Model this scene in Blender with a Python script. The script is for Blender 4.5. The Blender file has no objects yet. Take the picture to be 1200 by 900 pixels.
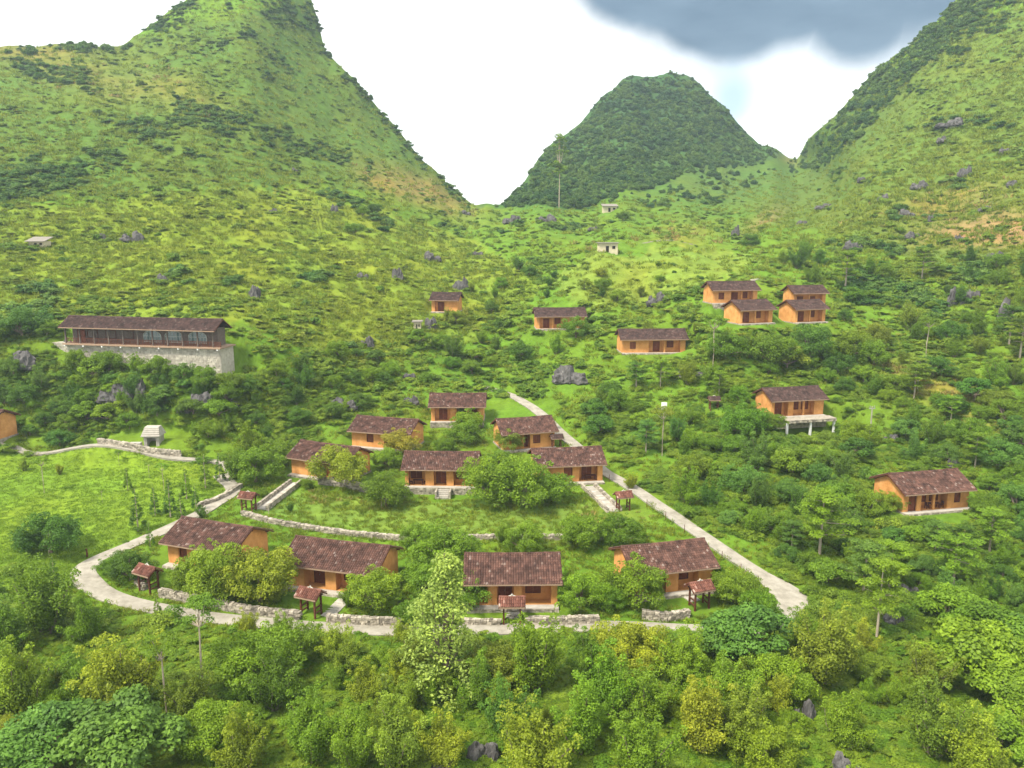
import bpy, bmesh, math, random
import numpy as np
from mathutils import Vector, noise as mnoise, Matrix

R = math.radians
random.seed(7)
rng = np.random.default_rng(7)
scene = bpy.context.scene
COL = scene.collection

# ------------------------------------------------------------------ camera, sky, sun, exposure
CAMZ, PITCH, F = 40.0, R(11.0), 940.0            # eye height over the lane, downward tilt, focal length (1200 px wide frame)
cam_d = bpy.data.cameras.new("camera")
cam_d.sensor_width = 36.0
cam_d.lens = 36.0 * F / 1200.0
cam_d.clip_start = 0.5
cam_d.clip_end = 9000.0
cam = bpy.data.objects.new("camera", cam_d)
COL.objects.link(cam)
cam.location = (0, 0, CAMZ)
cam.rotation_euler = (math.pi / 2 - PITCH, 0, 0)
scene.camera = cam

SUN_EL, SUN_AZ = R(56), R(-128)                  # sun behind the camera and to its left; azimuth from +Y clockwise
world = bpy.data.worlds.new("World")
scene.world = world
world.use_nodes = True
wt = world.node_tree
wt.nodes.clear()
def N(tree, typ, **kw):
    n = tree.nodes.new(typ)
    for k, v in kw.items():
        if k.startswith('i_'):
            n.inputs[k[2:].replace('_', ' ')].default_value = v
        else:
            setattr(n, k, v)
    return n
def build_world():
    t = wt; L = t.links.new
    out = N(t, 'ShaderNodeOutputWorld'); bg = N(t, 'ShaderNodeBackground')
    bg.inputs['Strength'].default_value = 0.1
    L(bg.outputs[0], out.inputs['Surface'])
    sky = N(t, 'ShaderNodeTexSky', sky_type='NISHITA', sun_disc=False, sun_elevation=SUN_EL, sun_rotation=SUN_AZ)
    tc = N(t, 'ShaderNodeTexCoord'); sep = N(t, 'ShaderNodeSeparateXYZ')
    L(tc.outputs['Generated'], sep.inputs[0])
    def M(op, a, b=None, c=None, clamp=False):
        m = N(t, 'ShaderNodeMath', operation=op, use_clamp=clamp)
        for i, v in enumerate((a, b, c)):
            if v is None: continue
            if isinstance(v, (int, float)): m.inputs[i].default_value = v
            else: L(v, m.inputs[i])
        return m.outputs[0]
    y = M('MAXIMUM', sep.outputs[1], 0.02)
    u = M('DIVIDE', sep.outputs[0], y); v = M('DIVIDE', sep.outputs[2], y)
    front = M('GREATER_THAN', sep.outputs[1], 0.05)
    nz = N(t, 'ShaderNodeTexNoise'); nz.inputs['Scale'].default_value = 7.0; nz.inputs['Detail'].default_value = 5.0; nz.inputs['Roughness'].default_value = .55
    L(tc.outputs['Generated'], nz.inputs['Vector'])
    nf = M('SUBTRACT', nz.outputs['Fac'], 0.5)
    def blob(cu, cv, ru, rv, soft, k):
        a = M('DIVIDE', M('SUBTRACT', u, cu), ru); b = M('DIVIDE', M('SUBTRACT', v, cv), rv)
        d = M('SQRT', M('ADD', M('MULTIPLY', a, a), M('MULTIPLY', b, b)))
        d = M('ADD', d, M('MULTIPLY', nf, k))
        mr = N(t, 'ShaderNodeMapRange', interpolation_type='SMOOTHSTEP'); L(d, mr.inputs['Value'])
        mr.inputs['From Min'].default_value = 1.0 + soft; mr.inputs['From Max'].default_value = 1.0 - soft
        return M('MULTIPLY', mr.outputs[0], front)
    # dark rain cloud, upper right: overlapping masses with a bright gap under it
    dark = None
    for cu, cv, ru, rv, s, k in ((.235, .330, .150, .133, .20, .55), (.155, .30, .085, .078, .22, .5), (.25, .262, .11, .070, .2, .5), (.345, .345, .16, .127, .2, .5), (.405, .275, .080, .090, .22, .5), (.325, .33, .10, .113, .24, .4), (.265, .30, .20, .098, .16, .3), (.47, .33, .12, .13, .3, .5)):
        b = blob(cu, cv, ru, rv, s, k)
        dark = b if dark is None else M('MAXIMUM', dark, b)
    veil = M('MULTIPLY', M('MAXIMUM', blob(.27, .19, .10, .06, .7, 1.2), blob(.50, .26, .10, .10, .6, 1.0)), .45)
    thin = blob(.262, .150, .022, .030, .8, 1.4)          # a little pale blue sky showing through
    n2 = N(t, 'ShaderNodeTexNoise'); n2.inputs['Scale'].default_value = 4.0; n2.inputs['Detail'].default_value = 4.0
    L(tc.outputs['Generated'], n2.inputs['Vector'])
    mp = N(t, 'ShaderNodeMapping'); mp.inputs['Scale'].default_value = (2, 1, 7); L(tc.outputs['Generated'], mp.inputs['Vector']); L(mp.outputs[0], n2.inputs['Vector'])
    dcol = N(t, 'ShaderNodeMix', data_type='RGBA'); mrc = N(t, 'ShaderNodeMapRange'); L(n2.outputs['Fac'], mrc.inputs['Value']); mrc.inputs['From Min'].default_value = .2; mrc.inputs['From Max'].default_value = .8; L(mrc.outputs[0], dcol.inputs['Factor'])
    dcol.inputs['A'].default_value = (.38, .78, 1.25, 1); dcol.inputs['B'].default_value = (1.15, 1.75, 2.35, 1)
    white = N(t, 'ShaderNodeMix', data_type='RGBA'); white.inputs['Factor'].default_value = 0.90
    L(sky.outputs[0], white.inputs['A']); white.inputs['B'].default_value = (7.4, 7.4, 7.3, 1)
    m1 = N(t, 'ShaderNodeMix', data_type='RGBA'); L(dark, m1.inputs['Factor']); L(white.outputs['Result'], m1.inputs['A']); L(dcol.outputs['Result'], m1.inputs['B'])
    m0 = N(t, 'ShaderNodeMix', data_type='RGBA'); L(veil, m0.inputs['Factor']); L(white.outputs['Result'], m0.inputs['A']); m0.inputs['B'].default_value = (3.0, 3.7, 4.3, 1); L(m0.outputs['Result'], m1.inputs['A'])
    m2 = N(t, 'ShaderNodeMix', data_type='RGBA'); L(M('MULTIPLY', thin, .7), m2.inputs['Factor']); L(m1.outputs['Result'], m2.inputs['A']); m2.inputs['B'].default_value = (2.0, 3.4, 4.6, 1)
    L(m2.outputs['Result'], bg.inputs['Color'])
build_world()
sun_d = bpy.data.lights.new("sun", 'SUN')
sun_d.energy = 3.2
sun_d.angle = R(11.0)
sun_d.color = (1.0, 0.935, 0.82)
sun = bpy.data.objects.new("sun", sun_d)
COL.objects.link(sun)
sdir = Vector((math.sin(SUN_AZ) * math.cos(SUN_EL), math.cos(SUN_AZ) * math.cos(SUN_EL), math.sin(SUN_EL)))
sun.rotation_euler = sdir.to_track_quat('Z', 'Y').to_euler()
sun.location = (0, 0, 300)
vs = scene.view_settings
vs.view_transform = 'Standard'; vs.look = 'None'; vs.gamma = 1.0; vs.use_curve_mapping = False
vs.exposure = 1.18
scene.render.engine = 'CYCLES'
cy = scene.cycles
cy.max_bounces = 5; cy.diffuse_bounces = 3; cy.glossy_bounces = 1; cy.transmission_bounces = 2; cy.transparent_max_bounces = 4; cy.volume_bounces = 0
cy.caustics_reflective = False; cy.caustics_refractive = False

# ------------------------------------------------------------------ mesh helpers
class MB:
    def __init__(s):
        s.v = []; s.f = []; s.a = []
    def add(s, vs_, fs, a=0.5):
        o = len(s.v); s.v += [tuple(p) for p in vs_]; s.f += [tuple(i + o for i in q) for q in fs]; s.a += [a] * len(vs_)
    def box(s, x0, x1, y0, y1, z0, z1, a=0.5, jit=0.0):
        p = [(x, y, z) for z in (z0, z1) for (x, y) in ((x0, y0), (x1, y0), (x1, y1), (x0, y1))]
        if jit: p = [tuple(c + random.uniform(-jit, jit) for c in q) for q in p]
        s.add(p, [(3, 2, 1, 0), (4, 5, 6, 7), (0, 1, 5, 4), (1, 2, 6, 5), (2, 3, 7, 6), (3, 0, 4, 7)], a)
    def xbox(s, c, ax, ay, hz, a=0.5, jit=0.0):
        """box about centre c with horizontal half axes ax, ay (vectors) and half height hz"""
        p = []
        for z in (-hz, hz):
            for i, j in ((-1, -1), (1, -1), (1, 1), (-1, 1)):
                q = Vector(c) + Vector(ax) * i + Vector(ay) * j + Vector((0, 0, z))
                if jit: q += Vector((random.uniform(-jit, jit), random.uniform(-jit, jit), random.uniform(-jit, jit)))
                p.append(q)
        s.add(p, [(3, 2, 1, 0), (4, 5, 6, 7), (0, 1, 5, 4), (1, 2, 6, 5), (2, 3, 7, 6), (3, 0, 4, 7)], a)
    def tube(s, pts, rads, n=6, a=0.5):
        pts = [Vector(p) for p in pts]; rings = []
        for i, p in enumerate(pts):
            d = (pts[min(i + 1, len(pts) - 1)] - pts[max(i - 1, 0)]).normalized()
            q = d.to_track_quat('Z', 'Y')
            rings.append([p + q @ Vector((math.cos(2 * math.pi * k / n) * rads[i], math.sin(2 * math.pi * k / n) * rads[i], 0)) for k in range(n)])
        vv = [x for r in rings for x in r]; ff = []
        for i in range(len(pts) - 1):
            for k in range(n):
                ff.append((i * n + k, i * n + (k + 1) % n, (i + 1) * n + (k + 1) % n, (i + 1) * n + k))
        ff.append(tuple(reversed(range(n)))); ff.append(tuple((len(pts) - 1) * n + k for k in range(n)))
        s.add(vv, ff, a)
    def mesh(s, name, mat=None, smooth=False):
        m = bpy.data.meshes.new(name); m.from_pydata(s.v, [], s.f)
        at = m.attributes.new('tint', 'FLOAT', 'POINT'); at.data.foreach_set('value', np.array(s.a, dtype=np.float32))
        if mat: m.materials.append(mat)
        if smooth: m.polygons.foreach_set('use_smooth', [True] * len(m.polygons))
        m.update(); return m
    def obj(s, name, mat=None, parent=None, smooth=False):
        return link(name, s.mesh(name, mat, smooth), parent)
def link(name, data, parent=None):
    o = bpy.data.objects.new(name, data); COL.objects.link(o)
    if parent is not None: o.parent = parent
    return o
def empty(name, loc, rz=0.0):
    o = link(name, None); o.location = loc; o.rotation_euler = (0, 0, rz); o.empty_display_size = .3
    return o
def tag(o, label=None, cat=None, group=None, kind=None):
    if label: o['label'] = label
    if cat: o['category'] = cat
    if group: o['group'] = group
    if kind: o['kind'] = kind
    return o
def np_mesh(name, v, f, mat=None, attrs=None, colors=None, smooth=False):
    m = bpy.data.meshes.new(name)
    v = np.ascontiguousarray(v, dtype=np.float32); f = np.ascontiguousarray(f, dtype=np.int32); k = f.shape[1]
    m.vertices.add(len(v)); m.vertices.foreach_set('co', v.ravel())
    m.loops.add(f.size); m.loops.foreach_set('vertex_index', f.ravel())
    m.polygons.add(len(f)); m.polygons.foreach_set('loop_start', np.arange(len(f), dtype=np.int32) * k)
    try: m.polygons.foreach_set('loop_total', np.full(len(f), k, dtype=np.int32))
    except Exception: pass
    if smooth: m.polygons.foreach_set('use_smooth', np.ones(len(f), dtype=bool))
    for n_, a in (attrs or {}).items():
        m.attributes.new(n_, 'FLOAT', 'POINT').data.foreach_set('value', np.ascontiguousarray(a, dtype=np.float32))
    for n_, a in (colors or {}).items():
        c = np.ones((len(v), 4), dtype=np.float32); c[:, :3] = a
        m.attributes.new(n_, 'FLOAT_COLOR', 'POINT').data.foreach_set('color', c.ravel())
    if mat: m.materials.append(mat)
    m.update(calc_edges=True); m.validate()
    return m

# ------------------------------------------------------------------ materials
def new_mat(name):
    m = bpy.data.materials.new(name); m.use_nodes = True
    return m, m.node_tree, m.node_tree.nodes['Principled BSDF']
def ramp2(t, fac, c1, c2, p1=0.3, p2=0.7):
    r = N(t, 'ShaderNodeValToRGB'); t.links.new(fac, r.inputs[0])
    r.color_ramp.elements[0].position = p1; r.color_ramp.elements[1].position = p2
    r.color_ramp.elements[0].color = (*c1, 1); r.color_ramp.elements[1].color = (*c2, 1)
    return r.outputs[0]
def noisy(name, c1, c2, scale, rough=.9, bump=.3, detail=6, bscale=None, tint=0.0, spec=.2, coords='Object', bdist=.05):
    m, t, b = new_mat(name); L = t.links.new
    tc = N(t, 'ShaderNodeTexCoord'); nz = N(t, 'ShaderNodeTexNoise'); nz.inputs['Scale'].default_value = scale; nz.inputs['Detail'].default_value = detail; nz.inputs['Roughness'].default_value = .65
    L(tc.outputs[coords], nz.inputs['Vector'])
    col = ramp2(t, nz.outputs['Fac'], c1, c2)
    if tint:
        at = N(t, 'ShaderNodeAttribute', attribute_name='tint')
        mr = N(t, 'ShaderNodeMapRange'); L(at.outputs['Fac'], mr.inputs['Value']); mr.inputs['To Min'].default_value = 1 - tint; mr.inputs['To Max'].default_value = 1 + tint
        mx = N(t, 'ShaderNodeVectorMath', operation='SCALE'); L(col, mx.inputs[0]); L(mr.outputs[0], mx.inputs['Scale']); col = mx.outputs[0]
    L(col, b.inputs['Base Color'])
    b.inputs['Roughness'].default_value = rough; b.inputs['Specular IOR Level'].default_value = spec
    if bump:
        n2 = N(t, 'ShaderNodeTexNoise'); n2.inputs['Scale'].default_value = bscale or scale * 5; n2.inputs['Detail'].default_value = 4; L(tc.outputs[coords], n2.inputs['Vector'])
        bp = N(t, 'ShaderNodeBump'); bp.inputs['Strength'].default_value = bump; bp.inputs['Distance'].default_value = bdist; L(n2.outputs['Fac'], bp.inputs['Height']); L(bp.outputs[0], b.inputs['Normal'])
    return m
MAT = {}
MAT['mud'] = noisy('ochre_mud_plaster', (.45, .190, .050), (.72, .36, .12), .75, .95, .5, 8, 9, .10)
MAT['cream'] = noisy('pale_render', (.50, .43, .28), (.62, .55, .38), 1.5, .95, .3)
MAT['wood'] = noisy('dark_red_timber', (.075, .026, .014), (.15, .055, .028), 5, .7, .3, tint=.25)
MAT['door'] = noisy('red_brown_door_timber', (.13, .036, .014), (.22, .066, .026), 4, .6, .2, tint=.2)
MAT['eave'] = noisy('weathered_eave_board', (.26, .17, .11), (.36, .25, .17), 5, .8, .2)
MAT['stone'] = noisy('dry_limestone', (.19, .165, .125), (.45, .40, .32), 2.3, .95, .7, 8, 9, .42, bdist=.08)
MAT['paving'] = noisy('pale_stone_paving', (.30, .275, .23), (.45, .42, .36), 1.4, .95, .4, 8, tint=.2)
MAT['concrete'] = noisy('worn_concrete', (.20, .18, .14), (.37, .34, .28), .8, .92, .3, 10, 6)
MAT['white'] = noisy('white_paint', (.68, .68, .65), (.8, .8, .77), 2, .6, .1)
MAT['bark'] = noisy('grey_brown_bark', (.13, .10, .07), (.26, .21, .155), 6, .95, .6, tint=.2)
MAT['palebark'] = noisy('pale_bark', (.30, .25, .18), (.44, .38, .29), 6, .95, .5)
MAT['dark'] = noisy('dark_interior', (.012, .009, .008), (.025, .018, .014), 3, .8, 0)
MAT['glass'] = new_mat('window_glass')[0]
_b = MAT['glass'].node_tree.nodes['Principled BSDF']; _b.inputs['Base Color'].default_value = (.10, .15, .14, 1); _b.inputs['Roughness'].default_value = .12; _b.inputs['Specular IOR Level'].default_value = .8
MAT['steel'] = noisy('dull_steel', (.22, .22, .22), (.33, .33, .32), 4, .5, .1)
def tile_mat(name, ca, cb, cc):
    m, t, b = new_mat(name); L = t.links.new
    at = N(t, 'ShaderNodeAttribute', attribute_name='tint')
    r = N(t, 'ShaderNodeValToRGB'); L(at.outputs['Fac'], r.inputs[0])
    r.color_ramp.elements[0].position = 0; r.color_ramp.elements[0].color = (*ca, 1)
    r.color_ramp.elements[1].position = .93; r.color_ramp.elements[1].color = (*cb, 1)
    e = r.color_ramp.elements.new(.99); e.color = (*cc, 1)
    tc = N(t, 'ShaderNodeTexCoord'); nz = N(t, 'ShaderNodeTexNoise'); nz.inputs['Scale'].default_value = 1.1; nz.inputs['Detail'].default_value = 9; L(tc.outputs['Object'], nz.inputs['Vector'])
    mr = N(t, 'ShaderNodeMapRange'); L(nz.outputs['Fac'], mr.inputs['Value']); mr.inputs['From Min'].default_value = .3; mr.inputs['From Max'].default_value = .7; mr.inputs['To Min'].default_value = .5; mr.inputs['To Max'].default_value = 1.4
    mx = N(t, 'ShaderNodeVectorMath', operation='SCALE'); L(r.outputs[0], mx.inputs[0]); L(mr.outputs[0], mx.inputs['Scale'])
    L(mx.outputs[0], b.inputs['Base Color']); b.inputs['Roughness'].default_value = .85; b.inputs['Specular IOR Level'].default_value = .25
    return m
MAT['tile'] = tile_mat('brown_clay_tiles', (.060, .029, .021), (.122, .062, .045), (.20, .15, .125))
MAT['tile_red'] = tile_mat('red_clay_tiles', (.11, .042, .028), (.20, .085, .058), (.34, .24, .19))
MAT['tile_dark'] = tile_mat('dark_clay_tiles', (.045, .026, .021), (.085, .048, .039), (.12, .09, .075))
def rock_mat():
    m, t, b = new_mat('grey_karst_limestone'); L = t.links.new
    tc = N(t, 'ShaderNodeTexCoord'); mp = N(t, 'ShaderNodeMapping'); mp.inputs['Scale'].default_value = (1, 1, .35); g = N(t, 'ShaderNodeNewGeometry'); L(g.outputs['Position'], mp.inputs['Vector'])
    nz = N(t, 'ShaderNodeTexNoise'); nz.inputs['Scale'].default_value = 1.1; nz.inputs['Detail'].default_value = 8; nz.inputs['Roughness'].default_value = .7; L(mp.outputs[0], nz.inputs['Vector'])
    r = N(t, 'ShaderNodeValToRGB'); L(nz.outputs['Fac'], r.inputs[0])
    r.color_ramp.elements[0].position = .33; r.color_ramp.elements[0].color = (.045, .042, .040, 1)
    r.color_ramp.elements[1].position = .62; r.color_ramp.elements[1].color = (.135, .128, .122, 1)
    e = r.color_ramp.elements.new(.74); e.color = (.30, .28, .25, 1)
    L(r.outputs[0], b.inputs['Base Color']); b.inputs['Roughness'].default_value = .95; b.inputs['Specular IOR Level'].default_value = .15
    bp = N(t, 'ShaderNodeBump'); bp.inputs['Strength'].default_value = .8; bp.inputs['Distance'].default_value = .25; L(nz.outputs['Fac'], bp.inputs['Height']); L(bp.outputs[0], b.inputs['Normal'])
    return m
MAT['rock'] = rock_mat()
def leaf_mat(name, base=None, alt=None, trans=.38, lum=.38, patch=.0):
    """base None: the colour comes from each object's own colour; base given: two leaf colours mixed per plant"""
    m, t, b = new_mat(name); L = t.links.new
    at = N(t, 'ShaderNodeAttribute', attribute_name='lv'); oi = N(t, 'ShaderNodeObjectInfo')
    if base is None:
        col = oi.outputs['Color']
    else:
        g = N(t, 'ShaderNodeNewGeometry'); nz = N(t, 'ShaderNodeTexNoise'); nz.inputs['Scale'].default_value = .045; nz.inputs['Detail'].default_value = 3; L(g.outputs['Position'], nz.inputs['Vector'])
        ad = N(t, 'ShaderNodeMath', operation='ADD'); L(nz.outputs['Fac'], ad.inputs[0])
        sc = N(t, 'ShaderNodeMath', operation='MULTIPLY_ADD'); L(oi.outputs['Random'], sc.inputs[0]); sc.inputs[1].default_value = .7; sc.inputs[2].default_value = -.35
        L(sc.outputs[0], ad.inputs[1])
        col = ramp2(t, ad.outputs[0], base, alt, .2, .8)
    mr = N(t, 'ShaderNodeMapRange'); L(at.outputs['Fac'], mr.inputs['Value']); mr.inputs['To Min'].default_value = 1 - lum; mr.inputs['To Max'].default_value = 1 + lum
    mx = N(t, 'ShaderNodeVectorMath', operation='SCALE'); L(col, mx.inputs[0]); L(mr.outputs[0], mx.inputs['Scale'])
    # young leaves lean yellow
    yl = N(t, 'ShaderNodeMix', data_type='RGBA', blend_type='MULTIPLY'); L(mx.outputs[0], yl.inputs['A']); yl.inputs['B'].default_value = (1.18, 1.04, .85, 1)
    L(at.outputs['Fac'], yl.inputs['Factor'])
    L(yl.outputs['Result'], b.inputs['Base Color']); b.inputs['Roughness'].default_value = .55; b.inputs['Specular IOR Level'].default_value = .25
    tr = N(t, 'ShaderNodeBsdfTranslucent'); L(yl.outputs['Result'], tr.inputs['Color'])
    ms = N(t, 'ShaderNodeMixShader'); ms.inputs[0].default_value = trans
    L(b.outputs[0], ms.inputs[1]); L(tr.outputs[0], ms.inputs[2]); L(ms.outputs[0], t.nodes['Material Output'].inputs['Surface'])
    return m
MAT['leaf'] = leaf_mat('leaves')
MAT['grass_blade'] = leaf_mat('grass_blades', (.150, .235, .020), (.240, .300, .030), .3, .4)
MAT['lawn_blade'] = leaf_mat('lawn_blades', (.130, .245, .019), (.185, .290, .026), .3, .3)
MAT['dry_blade'] = leaf_mat('dry_grass_blades', (.23, .22, .055), (.31, .24, .085), .2, .35)
MAT['scrub_leaf'] = leaf_mat('scrub_leaves', (.100, .205, .016), (.195, .295, .024), .32, .4)
MAT['darkscrub_leaf'] = leaf_mat('dark_scrub_leaves', (.058, .150, .022), (.120, .218, .032), .3, .4)
MAT['low_leaf'] = leaf_mat('low_bush_leaves', (.145, .225, .019), (.225, .285, .028), .3, .4)
MAT['cover_leaf'] = leaf_mat('ground_cover_leaves', (.115, .240, .016), (.205, .310, .024), .35, .35)
MAT['forest_leaf'] = leaf_mat('forest_leaves', (.040, .115, .028), (.115, .210, .036), .3, .4)
def ground_mat():
    m, t, b = new_mat('grassy_ground'); L = t.links.new
    at = N(t, 'ShaderNodeAttribute', attribute_name='gcol'); g = N(t, 'ShaderNodeNewGeometry')
    n1 = N(t, 'ShaderNodeTexNoise'); n1.inputs['Scale'].default_value = .35; n1.inputs['Detail'].default_value = 9; n1.inputs['Roughness'].default_value = .72; L(g.outputs['Position'], n1.inputs['Vector'])
    n2 = N(t, 'ShaderNodeTexNoise'); n2.inputs['Scale'].default_value = .05; n2.inputs['Detail'].default_value = 6; L(g.outputs['Position'], n2.inputs['Vector'])
    mr = N(t, 'ShaderNodeMapRange'); L(n1.outputs['Fac'], mr.inputs['Value']); mr.inputs['From Min'].default_value = .28; mr.inputs['From Max'].default_value = .72; mr.inputs['To Min'].default_value = .55; mr.inputs['To Max'].default_value = 1.3
    mx = N(t, 'ShaderNodeVectorMath', operation='SCALE'); L(at.outputs['Color'], mx.inputs[0]); L(mr.outputs[0], mx.inputs['Scale'])
    my = N(t, 'ShaderNodeMix', data_type='RGBA', blend_type='MULTIPLY'); L(mx.outputs[0], my.inputs['A']); my.inputs['B'].default_value = (1.2, .98, .85, 1)
    m2 = N(t, 'ShaderNodeMapRange'); L(n2.outputs['Fac'], m2.inputs['Value']); m2.inputs['From Min'].default_value = .4; m2.inputs['From Max'].default_value = .65
    L(m2.outputs[0], my.inputs['Factor'])
    L(my.outputs['Result'], b.inputs['Base Color']); b.inputs['Roughness'].default_value = 1.0; b.inputs['Specular IOR Level'].default_value = .05
    bp = N(t, 'ShaderNodeBump'); bp.inputs['Strength'].default_value = .7; bp.inputs['Distance'].default_value = .6; L(n1.outputs['Fac'], bp.inputs['Height']); L(bp.outputs[0], b.inputs['Normal'])
    return m
MAT['ground'] = ground_mat()

# ------------------------------------------------------------------ the terrain: surveyed points (bearing, dip, distance) fitted by a thin plate
ca, sa = math.cos(PITCH), math.sin(PITCH)
def ray(px, py):
    """ground bearing and dip of a survey point: x/y and z/y slopes from the viewpoint"""
    xc = (np.asarray(px, float) - 600) / F; yc = (450 - np.asarray(py, float)) / F
    yf = ca + yc * sa
    return xc / yf, (yc * ca - sa) / yf
CTRL = [  # bearing px, dip py, distance Y
 (600,1150,38),(0,1150,37),(1200,1150,39),(-500,1150,37),(1700,1150,39),
 (600,900,56),(0,900,55),(300,900,56),(1200,900,57),(900,900,57),(-300,900,54),(1500,900,56),
 (600,750,73),(0,750,71),(300,745,73),(900,750,74),(1200,750,77),(-300,760,66),(1500,740,74),
 (600,700,81),(100,680,85),(900,700,83),(1200,690,86),(600,650,91),(0,650,90),(300,650,91),(600,600,104),(100,600,104),(300,600,104),(850,600,104),(1090,600,104),(1200,600,103),(-300,600,98),(1500,600,100),
 (600,550,121),(300,540,124),(100,535,126),(0,535,124),(-300,535,118),(900,540,121),(1200,540,113),
 (600,500,141),(400,500,138),(100,512,131),(-100,510,126),(800,490,138),(930,490,137),(1200,500,123),(1500,500,116),
 (600,450,160),(420,450,153),(280,445,137),(170,445,139),(75,445,140),(-100,450,134),(-300,450,128),(760,440,154),(920,440,152),(1200,440,140),(1500,440,130),
 (600,400,181),(450,400,171),(273,402,141),(75,397,147),(-100,400,142),(-300,400,137),(770,405,166),(950,380,170),(1200,400,155),(1500,400,145),
 (600,350,206),(450,350,193),(280,350,172),(100,350,166),(-100,350,160),(760,345,198),(870,350,178),(1000,330,198),(1200,335,175),(1500,330,160),
 (600,300,246),(450,300,225),(280,300,200),(100,300,190),(-200,300,176),(800,300,222),(713,290,240),(900,300,235),(1050,290,225),(1200,300,190),(1500,300,170),
 (600,250,345),(560,245,365),(500,235,330),(450,240,285),(280,250,232),(100,250,216),(-200,250,200),(700,250,345),(850,255,330),(900,250,320),(1000,250,262),(1200,265,208),(1500,260,190),
 (450,150,400),(400,150,370),(280,200,266),(100,200,246),(-200,200,225),(640,205,420),(700,200,430),(800,200,450),(890,205,470),(1000,200,325),(1100,200,280),(1200,200,250),(1500,200,220),
 (420,90,420),(380,60,425),(280,150,301),(280,100,340),(100,150,282),(100,100,325),(-200,100,290),(140,52,385),(0,56,375),(280,50,372),(280,0,405),(300,-45,430),(220,5,410),(-300,60,340),
 (500,195,395),(555,240,380),(590,238,400),(660,155,520),(780,150,520),(780,78,600),(700,112,570),(850,118,580),(900,180,560),(935,180,600),(860,200,480),
 (955,160,480),(1000,112,450),(1000,150,395),(1060,60,425),(1125,0,415),(1100,100,350),(1200,100,312),(1200,0,365),(1200,-60,395),(1500,-60,330),(1500,100,260),(1700,-200,380),
]
def _tps_fit(c, lam=2e-4):
    p = np.array([(a / 200., b / 200.) for a, b, _ in c]); v = np.log([q[2] for q in c]); n = len(p)
    d2 = ((p[:, None] - p[None]) ** 2).sum(-1); K = np.where(d2 > 0, .5 * d2 * np.log(d2 + 1e-12), 0) + lam * np.eye(n)
    P = np.c_[np.ones(n), p]; A = np.zeros((n + 3, n + 3)); A[:n, :n] = K; A[:n, n:] = P; A[n:, :n] = P.T
    w = np.linalg.solve(A, np.r_[v, 0, 0, 0]); return p, w
_TP, _TW = _tps_fit(CTRL)
def distance(px, py):
    q = np.stack([np.ravel(px) / 200., np.ravel(py) / 200.], -1); out = np.empty(len(q))
    for i in range(0, len(q), 20000):
        s = q[i:i + 20000]; d2 = ((s[:, None] - _TP[None]) ** 2).sum(-1)
        out[i:i + 20000] = (.5 * d2 * np.log(d2 + 1e-12)) @ _TW[:-3] + _TW[-3] + s @ _TW[-2:]
    return np.exp(out).reshape(np.shape(px))
SKY = np.array([(-500,75),(-300,60),(-60,50),(0,55),(60,51),(100,54),(140,53),(160,42),(190,20),(220,2),(245,-22),(280,-42),(310,-46),(345,-30),(362,-8),(372,22),(380,58),(405,85),(430,110),(465,150),(500,192),(530,220),(555,239),(572,243),(588,240),(612,216),(650,165),(680,140),(700,119),(720,106),(735,95),(755,87),(768,83),(782,82),(800,86),(820,99),(850,128),(870,150),(890,169),(912,181),(925,185),(936,182),(945,164),(975,136),(1000,110),(1030,78),(1060,58),(1095,28),(1125,-4),(1160,-32),(1200,-60),(1300,-130),(1500,-190),(1700,-230)], float)
NX, NT = 552, 320
COLS = np.linspace(-500, 1700, NX)
TOPS = np.interp(COLS, SKY[:, 0], SKY[:, 1])
TS = np.linspace(0, 1, NT)
PX = np.repeat(COLS[None], NT, 0); PY = 1150 + TS[:, None] * (TOPS[None] - 1150)
YY = distance(PX, PY)
for i in range(1, NT): YY[i] = np.maximum(YY[i], YY[i - 1] + .02)
ru, rv = ray(PX, PY)
GX, GY, GZ = ru * YY, YY.copy(), CAMZ + rv * YY
GZ0 = GZ.copy()
def inpoly(px, py, poly):
    px = np.asarray(px, float); py = np.asarray(py, float); r = np.zeros(px.shape, bool); j = len(poly) - 1
    for i in range(len(poly)):
        xi, yi = poly[i]; xj, yj = poly[j]
        c = ((yi > py) != (yj > py)) & (px < (xj - xi) * (py - yi) / ((yj - yi) or 1e-9) + xi); r ^= c; j = i
    return r
def sstep(x): x = np.clip(x, 0, 1); return x * x * (3 - 2 * x)
VILLAGE = [(60,700),(100,640),(250,575),(330,545),(500,470),(640,470),(720,545),(860,640),(950,700),(930,745),(600,750),(250,745)]
LAWN = [(-40,535),(262,540),(270,572),(225,600),(120,645),(88,672),(60,700),(-40,690)]
# relief: small hummocks near, ledges and knolls on the hillsides
amp = np.clip((YY - 85) / 130, 0, 1) ** 1.1 * 1.5
amp = np.where(inpoly(PX, PY, VILLAGE) | inpoly(PX, PY, LAWN), .08, np.maximum(amp, .3))
nzv = np.zeros_like(GZ)
for i in range(NT):
    for j in range(NX):
        x, y, z = GX[i, j], GY[i, j], GZ0[i, j]
        s = 1.0 if y < 260 else 1.0 + (y - 260) / 260
        nzv[i, j] = mnoise.fractal(Vector((x / 13 / s, y / 13 / s, 3.1)), 0.85, 2.1, 5)
GZ = GZ0 + nzv * amp * np.where(YY > 300, 1 + (YY - 300) / 130, 1)

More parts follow.
